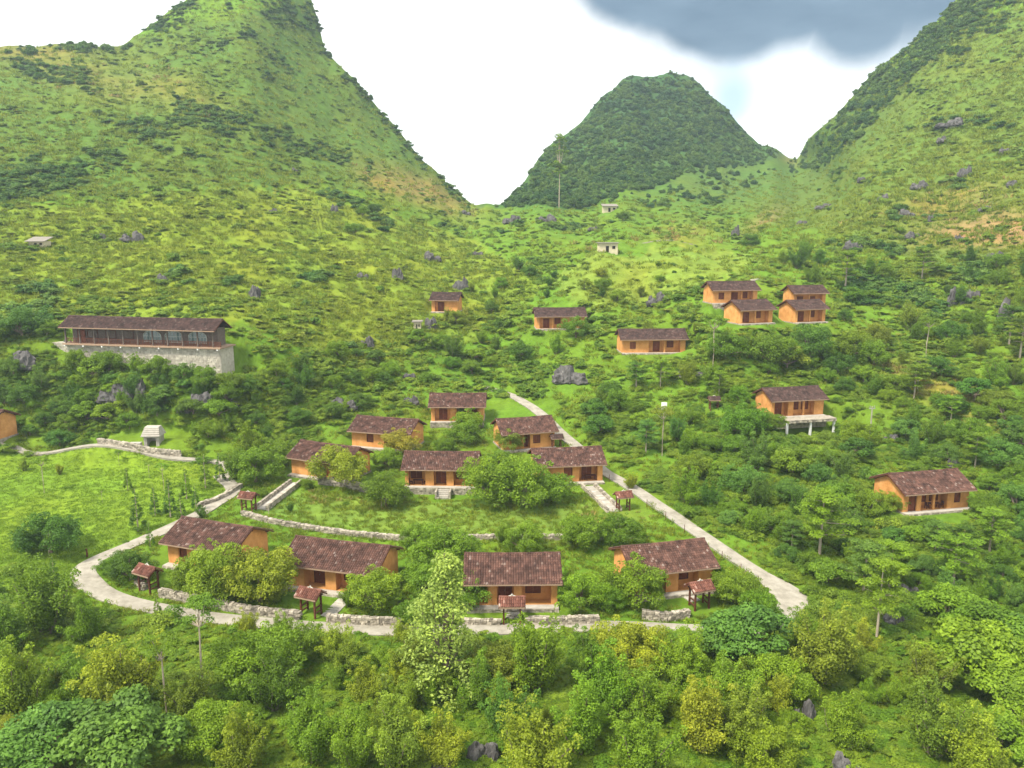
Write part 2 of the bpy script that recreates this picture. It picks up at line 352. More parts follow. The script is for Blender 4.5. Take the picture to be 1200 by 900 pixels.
def G0(px, py):
    """surface point of the terrain at a survey bearing and dip"""
    px = float(px); fx = (px - COLS[0]) / (COLS[1] - COLS[0]); fx = min(max(fx, 0), NX - 1.001); j = int(fx); u = fx - j
    top = TOPS[j] * (1 - u) + TOPS[j + 1] * u
    ft = (1150 - float(py)) / (1150 - top) * (NT - 1); ft = min(max(ft, 0), NT - 1.001); i = int(ft); w = ft - i
    def lerp(A): return (A[i, j] * (1 - u) + A[i, j + 1] * u) * (1 - w) + (A[i + 1, j] * (1 - u) + A[i + 1, j + 1] * u) * w
    return Vector((lerp(GX), lerp(GY), lerp(GZ)))
def Gs(px, py):
    """the same for arrays"""
    fx = np.clip((px - COLS[0]) / (COLS[1] - COLS[0]), 0, NX - 1.001); j = fx.astype(int); u = fx - j
    top = TOPS[j] * (1 - u) + TOPS[j + 1] * u
    ft = np.clip((1150 - py) / (1150 - top) * (NT - 1), 0, NT - 1.001); i = ft.astype(int); w = ft - i
    def lerp(A): return (A[i, j] * (1 - u) + A[i, j + 1] * u) * (1 - w) + (A[i + 1, j] * (1 - u) + A[i + 1, j + 1] * u) * w
    return lerp(GX), lerp(GY), lerp(GZ), i, j
def pxm(p):
    """pixels per metre at a point"""
    return F / (p[1] * ca - (p[2] - CAMZ) * sa)
def proj(p):
    d = p[1] * ca - (p[2] - CAMZ) * sa; yc = p[1] * sa + (p[2] - CAMZ) * ca
    return 600 + F * p[0] / d, 450 - F * yc / d
EXCL = np.zeros_like(GZ, bool)
def pad(cx, cy, rz, x0, x1, y0, y1, z, fall=2.5, only_cut=False):
    """level a building plot; local box in the frame rotated by rz about (cx, cy)"""
    c, s = math.cos(-rz), math.sin(-rz)
    lx = (GX - cx) * c - (GY - cy) * s; ly = (GX - cx) * s + (GY - cy) * c
    d = np.hypot(np.maximum(np.maximum(x0 - lx, lx - x1), 0), np.maximum(np.maximum(y0 - ly, ly - y1), 0))
    w = sstep(1 - d / fall)
    if only_cut: w = np.where(GZ > z, w, 0)
    GZ[:] = GZ * (1 - w) + z * w
    EXCL[:] |= d < .6

# ------------------------------------------------------------------ house plots
# key, base pixel of the front wall's middle, front width px, turn, depth, wall height, bays, roof rise, extras
HS = dict
HOUSES = [
 HS(k='h1', p=(236,668), w=70, r=-20, D=6.2, h=2.9, bays=[('wall',.16),('door',.14),('wall',.14),('opn',.36,'win'),('wall',.2)], lab='front row mud house turned furthest sideways, mostly hidden behind yellow green bushes'),
 HS(k='h2', p=(388,694), w=100, r=-15, D=6.2, h=2.9, bays=[('wall',.2),('opn',.24,'door'),('wall',.12),('opn',.28,'win'),('wall',.16)], lab='front row mud house with a green creeper on its right gable corner'),
 HS(k='h3', p=(601,711), w=104, r=1, D=6.2, h=2.9, bays=[('opn',.22,'door'),('wall',.1),('opn',.19,'door'),('wall',.09),('opn',.33,'win'),('wall',.07)], lab='mud house facing squarely over its small roofed gate, nearest to the camera'),
 HS(k='h4', p=(789,696), w=88, r=14, D=6.2, h=2.9, bays=[('wall',.2),('opn',.2,'door'),('wall',.16),('opn',.26,'win'),('wall',.18)], lab='front row mud house nearest to the right hand lane, left gable showing'),
 HS(k='m1', p=(374,561), w=62, r=-24, D=6.2, h=2.9, bays=[('wall',.55),('opn',.3,'win'),('wall',.15)], lab='mud house at the top of the long stone steps with parapet'),
 HS(k='m2', p=(446,526), w=66, r=-16, D=6.2, h=2.9, bays=[('wall',.2),('win',.24),('wall',.12),('opn',.3,'door'),('wall',.14)], lab='mud house with a yellow shrub before its right half, right gable showing'),
 HS(k='m3', p=(536,495), w=61, r=0, D=6, h=3.0, bays=[('wall',.07),('opn',.30,'door'),('wall',.12),('opn',.42,'win'),('wall',.09)], lab='topmost mud house of the village cluster, small stone wall under its porch', lift=.9),
 HS(k='m4', p=(620,527), w=60, r=16, D=6.2, h=3.0, bays=[('wall',.4),('opn',.12,'door'),('win',.26),('wall',.22)], lab='mud house with a broad left gable beside the upper lane'),
 HS(k='m5', p=(516,571), w=82, r=-2, D=6, h=2.9, bays=[('wall',.05),('opn',.24,'win'),('wall',.12),('opn',.18,'door'),('wall',.1),('opn',.25,'win'),('wall',.06)], lab='mud house in the middle of the cluster with table and centre door', step=1, lift=.9),
 HS(k='m6', p=(668,566), w=76, r=8, D=6, h=2.9, bays=[('wall',.4),('win',.14),('wall',.1),('opn',.28,'door'),('wall',.08)], lab='mud house half hidden by round trees, above the long stone stairs by the lane'),
 HS(k='u1', p=(521,367), w=30, r=-8, D=5.5, h=3.0, bays=[('wall',.12),('opn',.4,'door'),('wall',.48)], lab='small mud house on the upper slope partly hidden by a pale tree'),
 HS(k='u2', p=(657,385), w=56, r=4, D=5.6, h=3.0, bays=[('wall',.06),('opn',.54,'door'),('wall',.22),('win',.1),('wall',.08)], lab='lone mud house high above the cluster, above the big streaked boulder'),
 HS(k='u3', p=(766,412), w=73, r=3, D=5.8, h=3.0, bays=[('wall',.12),('win',.1),('wall',.2),('opn',.5,'door'),('wall',.08)], lab='long mud house alone on the slope with a pale strip of stone below'),
 HS(k='c1', p=(861,357), w=50, r=8, D=5.5, h=3.0, bays=[('wall',.12),('win',.14),('wall',.14),('opn',.5,'door'),('wall',.1)], lab='upper left mud house of the four grouped on the hillside'),
 HS(k='c2', p=(886,379), w=36, r=18, D=6.0, h=3.0, bays=[('wall',.06),('opn',.82,'door'),('wall',.12)], lab='lower left mud house of the hillside four, wide plain gable'),
 HS(k='c3', p=(948,361), w=35, r=8, D=5.0, h=3.3, bays=[('wall',.08),('opn',.82,'win'),('wall',.1)], lab='upper right mud house of the hillside four, right behind another roof'),
 HS(k='c4', p=(949,379), w=33, r=18, D=5.6, h=3.0, bays=[('wall',.08),('opn',.82,'door'),('wall',.1)], lab='lower right mud house of the hillside four, directly below another house'),
 HS(k='r1', p=(934,488), w=57, r=12, D=5.6, h=3.1, bays=[('wall',.06),('opn',.26,'door'),('wall',.1),('opn',.4,'win'),('wall',.18)], lab='mud house with a stone terrace standing on white posts', terrace=1),
 HS(k='r2', p=(1096,598), w=66, r=12, D=6.2, h=2.9, bays=[('wall',.07),('door',.14),('wall',.06),('opn',.40,'win'),('wall',.1),('win',.11),('wall',.12)], lab='lone mud house on the far right slope with table on the porch'),
 HS(k='l0', p=(-42,519), w=52, r=-10, D=5.5, h=3.2, bays=[('wall',.3),('door',.2),('wall',.5)], lab='mud house at the far left end of the thin path, half out of view'),
]
for h in HOUSES:
    q = G0(*h['p']); az = math.atan2(q.x, q.y); phi = R(h['r'])
    nrm = Vector((math.sin(phi), -math.cos(phi))); tocam = Vector((-math.sin(az), -math.cos(az)))
    h['L'] = h['w'] / pxm(q) / max(.4, nrm.dot(tocam)); h['q'] = q; h['phi'] = phi
    z = q.z
    pad(q.x, q.y, phi, -h['L'] / 2 - .5, h['L'] / 2 + .5, -1.5, h['D'] + .5, z - .05, 2.6)
# restaurant plot
RA, RB = G0(75, 403), G0(273, 409)
RES_Z = 19.4
def at_height(px, py, z):
    u, v = ray(px, py); y = (z - CAMZ) / float(v); return Vector((float(u) * y, y, z))
RA, RB = at_height(75, 402, RES_Z), at_height(257, 407.5, RES_Z)
RES_PHI = math.atan2(RB.y - RA.y, RB.x - RA.x); RES_L = (RB - RA).length; RES_C = (RA + RB) / 2
pad(RES_C.x, RES_C.y, RES_PHI, -RES_L / 2 - 1, RES_L / 2 + .5, -.5, 5.2, RES_Z - .3, 4.0, only_cut=True)
def cut_front(cx, cy, rz, x0, x1, y0, y1, za, zb, fall):
    c, s = math.cos(-rz), math.sin(-rz); lx = (GX - cx) * c - (GY - cy) * s; ly = (GX - cx) * s + (GY - cy) * c
    d = np.hypot(np.maximum(np.maximum(x0 - lx, lx - x1), 0), np.maximum(np.maximum(y0 - ly, ly - y1), 0)); z = za + (zb - za) * np.clip((lx - x0) / (x1 - x0), 0, 1)
    w = np.where(GZ > z, sstep(1 - d / fall), 0); GZ[:] = GZ * (1 - w) + z * w
cut_front(RES_C.x, RES_C.y, RES_PHI, -RES_L / 2, RES_L / 2 + 9, -5, -.3, RES_Z - 2.4, RES_Z - 5.6, 5.0)
cut_front(RES_C.x, RES_C.y, RES_PHI, RES_L / 2 + .6, RES_L / 2 + 8, -5, 4.5, RES_Z - 5.6, RES_Z - 5.6, 4.0)
for h in HOUSES:
    if h.get('terrace'): cut_front(h['q'].x, h['q'].y, h['phi'], -h['L'] / 2 + .8, h['L'] / 2 + 2, -9, -1.3, h['q'].z - 2.9, h['q'].z - 2.9, 3.0)
    if h.get('lift'): cut_front(h['q'].x, h['q'].y, h['phi'], -h['L'] / 2 - 1, h['L'] / 2 + 1, -4, -1.3, h['q'].z - h['lift'], h['q'].z - h['lift'], 2.0)
# small stone shrine plot
SH = G0(170, 531); pad(SH.x, SH.y, 0, -7.5, 5.5, .3, 6.5, SH.z + 1.2, 2.0)

# ------------------------------------------------------------------ lanes and paths
def smooth_line(pts, step=1.0, zs=6):
    P = [Vector(p) for p in pts]; P = [P[0] * 2 - P[1]] + P + [P[-1] * 2 - P[-2]]; out = []
    for i in range(1, len(P) - 2):
        a, b, c, d = P[i - 1:i + 3]; n = max(2, int((c - b).length / step))
        for k in range(n):
            t = k / n
            out.append(.5 * ((2 * b) + (c - a) * t + (2 * a - 5 * b + 4 * c - d) * t * t + (3 * b - a - 3 * c + d) * t ** 3))
    out.append(P[-2]); z = np.array([p.z for p in out])
    for _ in range(zs):
        zz = z.copy(); zz[1:-1] = (z[:-2] + 2 * z[1:-1] + z[2:]) / 4; z = zz
    for p, q in zip(out, z): p.z = q
    return out
def lane(pix, width, zs=10, grade=True, lift=.13):
    L_ = smooth_line([G0(*p) for p in pix], 1.0, zs)
    if grade:
        C = np.array([(p.x, p.y, p.z) for p in L_]); bx0, bx1, by0, by1 = C[:, 0].min() - 8, C[:, 0].max() + 8, C[:, 1].min() - 8, C[:, 1].max() + 8
        m = (GX > bx0) & (GX < bx1) & (GY > by0) & (GY < by1); idx = np.argwhere(m)
        X = GX[m]; Y = GY[m]; best = np.full(len(X), 1e9); bz = np.zeros(len(X))
        for p in C:
            d = np.hypot(X - p[0], Y - p[1]); k = d < best; best[k] = d[k]; bz[k] = p[2]
        wid = np.full(len(X), width)
        if len(pix) > 20:
            for k_, (x_, y_, z_) in enumerate(zip(X, Y, GZ[m])): wid[k_] = width * swell((x_, y_, z_))
        w = sstep(1 - (best - wid / 2 - .4) / 2.2)
        GZ[m] = GZ[m] * (1 - w) + (bz - lift) * w
        EXCL[m] |= best < wid / 2 + .1
    return L_
def swell(p):
    x, y = proj(p); return 1 + .75 * math.exp(-((x - 918) / 26) ** 2 - ((y - 702) / 26) ** 2) + .3 * math.exp(-((x - 108) / 30) ** 2 - ((y - 675) / 30) ** 2)
def strip(name, L_, width, mat, thick=.5, jig=.12, up=.0, kind='structure'):
    mb = MB(); n = len(L_); vv = []; ff = []
    for i, p in enumerate(L_):
        d = (L_[min(i + 1, n - 1)] - L_[max(i - 1, 0)]); d.z = 0; d.normalize(); s = Vector((-d.y, d.x, 0))
        sw_ = swell(p) if name == 'lane' else 1.0; w = sw_ * width / 2 * (1 + jig * mnoise.noise(Vector((i * .23, 1.7, .3))))
        w2 = sw_ * width / 2 * (1 + jig * mnoise.noise(Vector((i * .23, 7.7, 5.3))))
        a, b = p + s * w, p - s * w2
        vv += [a + Vector((0, 0, up - thick)), a + Vector((0, 0, up)), p + Vector((0, 0, up + .03)), b + Vector((0, 0, up)), b + Vector((0, 0, up - thick))]
    for i in range(n - 1):
        for k in range(4):
            o = i * 5 + k; ff.append((o, o + 1, o + 6, o + 5))
    mb.add(vv, ff); o = mb.obj(name, mat); tag(o, kind=kind)
    return o
LANE = [(258,556),(273,574),(252,590),(225,606),(170,631),(122,652),(99,666),(101,680),(125,697),(180,712),(250,723),(320,730),(400,736),(480,738),(560,737),(640,735),(720,733),(800,737),(870,738),(912,728),(930,708),(918,692),(893,674),(860,652),(820,625),(775,594),(735,567),(708,549),(680,526),(655,505),(640,490),(622,476),(603,465),(588,459),(570,453)]
lane_l = lane(LANE, 2.15, 8)
PATH = [(-120,524),(0,528),(40,533),(120,535),(200,536),(245,538),(264,543),(272,556)]
path_l = lane(PATH, 1.5, 8, lift=.25)
TRACK1 = lane([(866,340),(882,331),(897,326)], 1.6, 2); TRACK2 = lane([(752,285),(780,284),(815,286)], 1.6, 2)
# garden path inside the village, behind the low wall
# ------------------------------------------------------------------ terrain colours and mesh
BASE = np.zeros(GZ.shape + (3,)); 
def mixc(w, c): BASE[:] = BASE * (1 - w[..., None]) + np.array(c) * w[..., None]
BASE[:] = (.105, .20, .018)
def soft(px, py, cx, cy_, rx, ry, rot=0.0):
    c, s = math.cos(rot), math.sin(rot); dx = px - cx; dy = py - cy_
    a = (dx * c + dy * s) / rx; b = (-dx * s + dy * c) / ry; return np.exp(-(a * a + b * b) * 1.2)
jx = PX + 14 * nzv; jy = PY + 10 * np.roll(nzv, 37, 1)
LIME = [(-50,300),(0,245),(120,235),(300,215),(450,245),(560,285),(640,330),(560,400),(430,430),(280,380),(0,370)]
mixc(np.where(inpoly(jx, jy, LIME), .85, 0), (.160, .228, .024))
mixc(np.where(inpoly(jx, jy, [(-400,60),(160,45),(360,0),(440,110),(545,240),(400,220),(300,215),(0,240),(-400,260)]), .8, 0), (.078, .142, .024))
mixc(np.where(inpoly(jx, jy, [(880,250),(960,190),(1130,30),(1700,-200),(1700,420),(1200,330),(1000,280)]), .8, 0), (.098, .156, .027))
mixc(np.where(inpoly(jx, jy, [(640,330),(700,295),(830,290),(900,310),(830,335),(700,365)]), .8, 0), (.165, .240, .036))
mixc(np.where(inpoly(PX, PY, [(560,245),(640,150),(700,95),(780,60),(860,100),(930,185),(880,195),(800,205),(740,225),(690,242)]), .9, 0), (.045, .115, .026))
mixc(np.where(inpoly(PX, PY, LAWN), .9, 0), (.145, .245, .022))
mixc(np.where(inpoly(PX, PY, [(310,575),(480,585),(700,590),(700,640),(480,630),(300,600)]), .6, 0), (.15, .24, .045))
for cx, cy_, rx, ry, rot, w, c in (
    (500,225,60,16,.45,.85,(.27,.20,.06)),(450,215,40,12,.4,.6,(.25,.20,.06)),(1150,275,75,14,-.05,.95,(.36,.19,.10)),(1185,262,55,14,0,.7,(.33,.20,.10)),(1120,235,80,16,-.2,.6,(.24,.20,.06)),
    (110,95,90,18,.25,.6,(.19,.19,.045)),(200,105,80,20,.35,.45,(.18,.19,.04)),(40,60,90,12,0,.6,(.20,.18,.05)),(1130,470,70,22,.55,.75,(.27,.25,.06)),(1060,440,60,20,.5,.5,(.25,.24,.05)),
    (895,260,30,8,-.5,.8,(.26,.20,.08)),(925,188,15,6,0,.7,(.22,.19,.06)),(800,275,40,14,0,.5,(.25,.25,.05)),(640,560,25,8,0,.3,(.25,.2,.08)),(720,610,40,20,0,.4,(.2,.22,.05)),
    (640,175,60,80,0,.5,(.06,.12,.03)),(780,130,140,80,0,.9,(.035,.085,.03)),(850,215,110,42,0,.9,(.075,.142,.030)),(1000,120,60,40,-.8,.6,(.05,.10,.03))):
    mixc(w * soft(PX, PY, cx, cy_, rx, ry, rot), c)
def terrain_mesh():
    # grid rows, plus rows running in towards the viewer and rows falling away behind the ridges
    near = []
    for k, (y, z) in enumerate(((-140, -9), (-60, -6), (-10, -4.5), (18, -3.2))):
        near.append(np.stack([ru[0] * YY[0], np.full(NX, y, float), np.full(NX, z, float)], -1))
    back = []
    for dy, dz in ((6, 1.5), (20, 14), (60, 55), (160, 120)):
        y = YY[-1] + dy; z = np.maximum(GZ[-1] - dz, -20); back.append(np.stack([ru[-1] * y, y, z], -1))
    for y in (1300,): back.append(np.stack([ru[-1] * y, np.full(NX, y, float), np.full(NX, -25.)], -1))
    V = np.concatenate([np.stack(near), np.stack([GX, GY, GZ], -1), np.stack(back)], 0)
    C = np.concatenate([np.repeat(BASE[:1], len(near), 0), BASE, np.repeat(BASE[-1:], len(back), 0)], 0)
    n = V.shape[0]; a = (np.arange(n - 1)[:, None] * NX + np.arange(NX - 1)[None]).ravel()
    f = np.stack([a, a + 1, a + NX + 1, a + NX], -1)
    o = link('terrain', np_mesh('terrain', V.reshape(-1, 3), f, MAT['ground'], colors={'gcol': C.reshape(-1, 3)}, smooth=True))
    return tag(o, kind='structure')
terrain_mesh()
strip('lane', lane_l, 2.15, MAT['concrete'])
strip('footpath', path_l, 1.5, MAT['concrete'], up=.05)
strip('hill_track', TRACK1, 1.6, MAT['concrete']); strip('hill_track', TRACK2, 1.6, MAT['concrete'])

# ------------------------------------------------------------------ buildings
def SAG(x, x0, x1, r): return .075 * math.sin(math.pi * (x - x0) / (x1 - x0)) * (1 if x1 - x0 > 4 else .3) + .03 * mnoise.noise(Vector((x * .9, r * .35, x0 * 3.1)))
def tile_slope(mb, x0, x1, A, B, pitch=.27, course=.34, th=.095):
    """barrel tiles from eave A=(y,z) up to ridge B=(y,z)"""
    A = Vector((0, *A)); B = Vector((0, *B)); s = (B - A); ln = s.length; s.normalize(); nrm = Vector((0, -s.z, s.y)) if s.y > 0 else Vector((0, s.z, -s.y))
    nc = max(3, round((x1 - x0) / pitch)); nr = max(2, round(ln / course)); pw = (x1 - x0) / nc
    prof = [(0, 0), (.18, .75), (.42, 1), (.66, .75), (.84, 0)]
    vv = []; at = []; rows = []
    for r in range(nr):
        for e in (0, 1):
            d = ln * (r + e) / nr; lift = .05 if e == 0 else .012
            rows.append((d, lift, r))
    tints = np.random.default_rng(int(abs(x0) * 100) + nc).random((nr, nc + 1))
    for d, lift, r in rows:
        for c in range(nc):
            for px_, ph in prof:
                p = A + s * d + nrm * (lift + th * ph); vv.append((x0 + (c + px_) * pw, p.y, p.z - SAG(x0 + (c + px_) * pw, x0, x1, r))); at.append(float(tints[r, c]))
        p = A + s * d + nrm * lift; vv.append((x1, p.y, p.z - SAG(x1, x0, x1, r))); at.append(float(tints[r, nc]))
    w = nc * len(prof) + 1; ff = []
    for r in range(len(rows) - 1):
        for c in range(w - 1):
            q = (r * w + c, r * w + c + 1, (r + 1) * w + c + 1, (r + 1) * w + c)
            ff.append(q if s.y > 0 else tuple(reversed(q)))
    o = len(mb.v); mb.v += vv; mb.f += [tuple(i + o for i in q) for q in ff]; mb.a += at
    return nrm
def gable_roof(parent, x0, x1, yf, yb, zf, yr, zr, mat, zb=None, cap=True, board=True, pitch=.27):
    mb = MB(); zb = zf if zb is None else zb
    tile_slope(mb, x0, x1, (yf, zf + .05), (yr, zr + .05), pitch); tile_slope(mb, x0, x1, (yb, zb + .05), (yr, zr + .05), pitch)
    # boarding under the tiles
    for (ya, za) in ((yf, zf), (yb, zb)):
        mb.add([(x0, ya, za - .06), (x1, ya, za - .06), (x1, yr, zr - .06), (x0, yr, zr - .06), (x0, ya, za - .035), (x1, ya, za - .035), (x1, yr, zr - .06 + .025), (x0, yr, zr - .06 + .025)],
               [(0, 1, 2, 3), (4, 5, 6, 7), (0, 1, 5, 4), (0, 3, 7, 4), (1, 2, 6, 5)], .1)
    r = mb.obj('roof', mat, parent)
    if cap:
        rc = MB(); n = max(3, int((x1 - x0) / .45))
        for k in range(n):
            a = x0 + (x1 - x0) * k / n; b = x0 + (x1 - x0) * (k + 1) / n + .04
            sg_ = SAG((a + b) / 2, x0, x1, 12); rc.tube([(a, yr, zr + .09 - sg_), (b, yr, zr + .085 - sg_)], [.13, .115], 6, random.random() * .9)
        rc.obj('ridge_cap', mat, r)
    if board:
        eb = MB(); eb.box(x0 + .03, x1 - .03, yf - .035, yf - .003, zf - .11, zf + .06); eb.obj('eave_board', MAT['eave'], r)
        for xe in (x0, x1):
            vb = MB()
            for (ya, za) in ((yf, zf), (yb, zb)):
                vb.add([(xe - .03, ya, za - .14), (xe + .03, ya, za - .14), (xe + .03, ya, za + .03), (xe - .03, ya, za + .03), (xe - .03, yr, zr - .14), (xe + .03, yr, zr - .14), (xe + .03, yr, zr + .03), (xe - .03, yr, zr + .03)],
                       [(0, 1, 2, 3), (7, 6, 5, 4), (0, 1, 5, 4), (1, 2, 6, 5), (2, 3, 7, 6), (3, 0, 4, 7)], .3)
            vb.obj('verge_board', MAT['wood'], r)
    return r
def door_part(parent, x, y, w, hh, z0=0):
    fr = MB()
    fr.box(x - w / 2 - .09, x - w / 2, y - .10, y + .05, z0, z0 + hh + .09); fr.box(x + w / 2, x + w / 2 + .09, y - .10, y + .05, z0, z0 + hh + .09); fr.box(x - w / 2, x + w / 2, y - .10, y + .05, z0 + hh, z0 + hh + .09)
    d = MB()
    n = 2
    for k in range(n):
        a, b = x - w / 2 + w * k / n + .012, x - w / 2 + w * (k + 1) / n - .012
        d.box(a, b, y - .04, y, z0, z0 + hh, random.random())
        for (za, zb) in ((.15, .46), (.54, .92)): d.box(a + .08, b - .08, y - .062, y - .042, z0 + hh * za, z0 + hh * zb, random.random())
    o = d.obj('door', MAT['door'], parent); fr.obj('frame', MAT['wood'], o)
    h_ = MB(); h_.box(x - .05, x - .025, y - .1, y - .06, z0 + hh * .46, z0 + hh * .54); h_.obj('handle', MAT['steel'], o)
def window_part(parent, x, y, w, hh, z0=.9, shut='door'):
    fr = MB()
    fr.box(x - w / 2 - .08, x - w / 2, y - .10, y + .04, z0 - .08, z0 + hh + .08); fr.box(x + w / 2, x + w / 2 + .08, y - .10, y + .04, z0 - .08, z0 + hh + .08)
    fr.box(x - w / 2, x + w / 2, y - .10, y + .04, z0 + hh, z0 + hh + .08); fr.box(x - w / 2, x + w / 2, y - .13, y + .04, z0 - .08, z0)
    d = MB()
    for k in range(2):
        a, b = x - w / 2 + w * k / 2 + .01, x - w / 2 + w * (k + 1) / 2 - .01
        d.box(a, b, y - .03, y, z0 + .01, z0 + hh - .01, random.random()); d.box(a + .07, b - .07, y - .05, y - .032, z0 + .1, z0 + hh - .1, random.random())
    o = d.obj('window', MAT[shut], parent); fr.obj('frame', MAT['wood'], o)
def stone_face(mb, x0, x1, y, z0, z1, sz=.32, out=-1):
    """loose coursed stones on a wall face at y, pushed out in direction out"""
    z = z0
    while z < z1 - .05:
        hh = random.uniform(.6, 1.1) * sz; hh = min(hh, z1 - z); x = x0
        while x < x1 - .05:
            w = min(random.uniform(.7, 1.8) * sz, x1 - x)
            mb.box(x + .012, x + w - .012, y + (out * random.uniform(.03, .10) if out < 0 else -.1), y + (.1 if out < 0 else out * random.uniform(.03, .1)), z + .012, z + hh - .012, random.random(), .02)
            x += w
        z += hh
def mud_house(h):
    L, D, hh = h['L'], h['D'], h['h']; q = h['q']; fl = .22
    root = empty('mud_house', (q.x, q.y, q.z), h['phi']); tag(root, h['lab'], 'house', 'ochre mud houses with tiled roofs')
    h['root'] = root
    x0 = -L / 2; x1 = L / 2; rec = 1.3; z0 = fl
    near = q.y < 150
    # plinth and porch
    pl = MB(); pl.box(x0 - .12, x1 + .12, -.95, D + .12, -1.8, fl - .004, .5)
    stone_face(pl, x0 - .12, x1 + .12, -.95, -1.2, fl - .01, .32 if near else .5)
    p_o = pl.obj('plinth', MAT['stone'], root)
    ps = MB(); ps.box(x0 - .1, x1 + .1, -.9, -.02, fl, fl + .03); ps.obj('porch_floor', MAT['paving'], root)
    wl = MB(); dk = []
    x = x0; xs = []
    tot = sum(b[1] for b in h['bays'])
    wl.box(x0, x1, rec, D, z0, z0 + hh)
    posts = []
    for b in h['bays']:
        w = L * b[1] / tot; a, c = x, x + w
        if b[0] == 'wall': wl.box(a, c, 0, rec - .001, z0, z0 + hh, random.uniform(.3, .7))
        elif b[0] == 'opn':
            ww = min(w * .62, 1.5)
            if b[2] == 'door':
                if w > 3.2:
                    door_part(root, a + w * .28, rec, 1.2, 2.05, z0 + .03); window_part(root, a + w * .72, rec, 1.2, 1.25, z0 + .95)
                else: door_part(root, (a + c) / 2, rec, min(1.3, w * .7), 2.1, z0 + .03)
            else:
                if w > 3.6:
                    window_part(root, a + w * .25, rec, 1.2, 1.3, z0 + .9); window_part(root, a + w * .72, rec, 1.2, 1.3, z0 + .9)
                else: window_part(root, a + w * .4, rec, ww, 1.45, z0 + .85)
            wl.box(a, c, 0, rec - .001, z0, z0 + .03)
            bm_ = MB(); bm_.box(a - .05, c + .05, .04, .22, z0 + hh - .22, z0 + hh - .02); bm_.obj('beam', MAT['wood'], root)
            if w > 3.4: posts.append((a + c) / 2)
        elif b[0] == 'door':
            dw = min(w - .1, 1.3); wl.box(a, a + (w - dw) / 2, 0, rec - .001, z0, z0 + hh); wl.box(c - (w - dw) / 2, c, 0, rec - .001, z0, z0 + hh)
            wl.box(a + (w - dw) / 2, c - (w - dw) / 2, 0, rec - .001, z0 + 2.2, z0 + hh); wl.box(a + (w - dw) / 2, c - (w - dw) / 2, .3, rec - .001, z0, z0 + 2.2)
            door_part(root, (a + c) / 2, .29, dw - .18, 2.1, z0)
        else:
            dw = min(w - .1, 1.3); wl.box(a, a + (w - dw) / 2, 0, rec - .001, z0, z0 + hh); wl.box(c - (w - dw) / 2, c, 0, rec - .001, z0, z0 + hh)
            e, g = a + (w - dw) / 2, c - (w - dw) / 2
            wl.box(e, g, 0, rec - .001, z0 + 2.25, z0 + hh); wl.box(e, g, 0, rec - .001, z0, z0 + .8); wl.box(e, g, .22, rec - .001, z0 + .8, z0 + 2.25)
            window_part(root, (a + c) / 2, .21, dw - .16, 1.29, z0 + .88)
        x = c
    # gable prism with a solid top
    rise = D / 2 * .46; zt = z0 + hh
    wl.add([(x0, 0, zt), (x0, D, zt), (x0, D / 2, zt + rise), (x1, 0, zt), (x1, D, zt), (x1, D / 2, zt + rise)], [(0, 2, 1), (3, 4, 5), (0, 3, 5, 2), (1, 2, 5, 4), (0, 1, 4, 3)])
    wo = wl.obj('wall', MAT['mud'], root)
    for px_ in posts:
        pp = MB(); pp.box(px_ - .16, px_ + .16, .02, .34, z0 + .03, z0 + hh - .22); pp.obj('pillar', MAT['mud'], root)
    for xe in (x0 - .42, x1 + .02):
        for yy, zz in ((.3, zt + rise * .10), (D / 2, zt + rise - .17), (D - .3, zt + rise * .10)):
            pu = MB(); pu.box(xe, xe + .4, yy - .07, yy + .07, zz - .10, zz + .04); pu.obj('purlin', MAT['wood'], root)
    m = rise / (D / 2); ov = .85; g = .16
    mat = MAT[h.get('tile', 'tile')]
    gable_roof(root, x0 - .5, x1 + .5, -ov, D + ov * .7, zt + g - ov * m, D / 2, zt + g + rise, mat, zb=zt + g - ov * .7 * m)
    if h.get('terrace'):
        t = MB(); t.box(x0 + 1.2, x1 + .6, -3.2, -.97, fl - .12, fl + .02)
        stone_face(t, x0 + 1.2, x1 + .6, -3.2, fl - .5, fl + .01, .45); t.obj('terrace', MAT['stone'], root)
        rail = MB()
        for xx in (x0 + 1.5, (x0 + x1) / 2 + .9, x1 + .35):
            pp = MB(); pp.box(xx - .16, xx + .16, -3.05, -2.73, -4.5, fl - .51); pp.obj('white_post', MAT['white'], root)
    if h.get('step'):
        s = MB()
        for k in range(5): s.box(-.2, 1.5, -1.2 - .32 * (k + 1), -.98, fl - .17 * (k + 1) - .9, fl - .17 * (k + 1), random.random(), .01)
        s.obj('step', MAT['paving'], root)
        for xx in (-.5, 1.55):
            w_ = MB(); stone_face(w_, xx, xx + .3, -2.7, -1.2, fl, .3); w_.box(xx + .02, xx + .28, -2.75, -1.0, -1.2, fl - .02); w_.obj('stone_cheek', MAT['stone'], root)
    return root
for h in HOUSES: mud_house(h)
HK = {h['k']: h for h in HOUSES}
# roof colours differ a little from house to house
for k, c in (('u1', 'tile_dark'), ('u2', 'tile_dark'), ('u3', 'tile_dark'), ('c1', 'tile_dark'), ('c2', 'tile_dark'), ('c3', 'tile_dark'), ('c4', 'tile_dark'), ('r1', 'tile_dark')):
    for o in HK[k]['root'].children:
        if o.name.startswith('roof'):
            o.data.materials[0] = MAT[c]
            for s in o.children:
                if s.name.startswith('ridge_cap'): s.data.materials[0] = MAT[c]

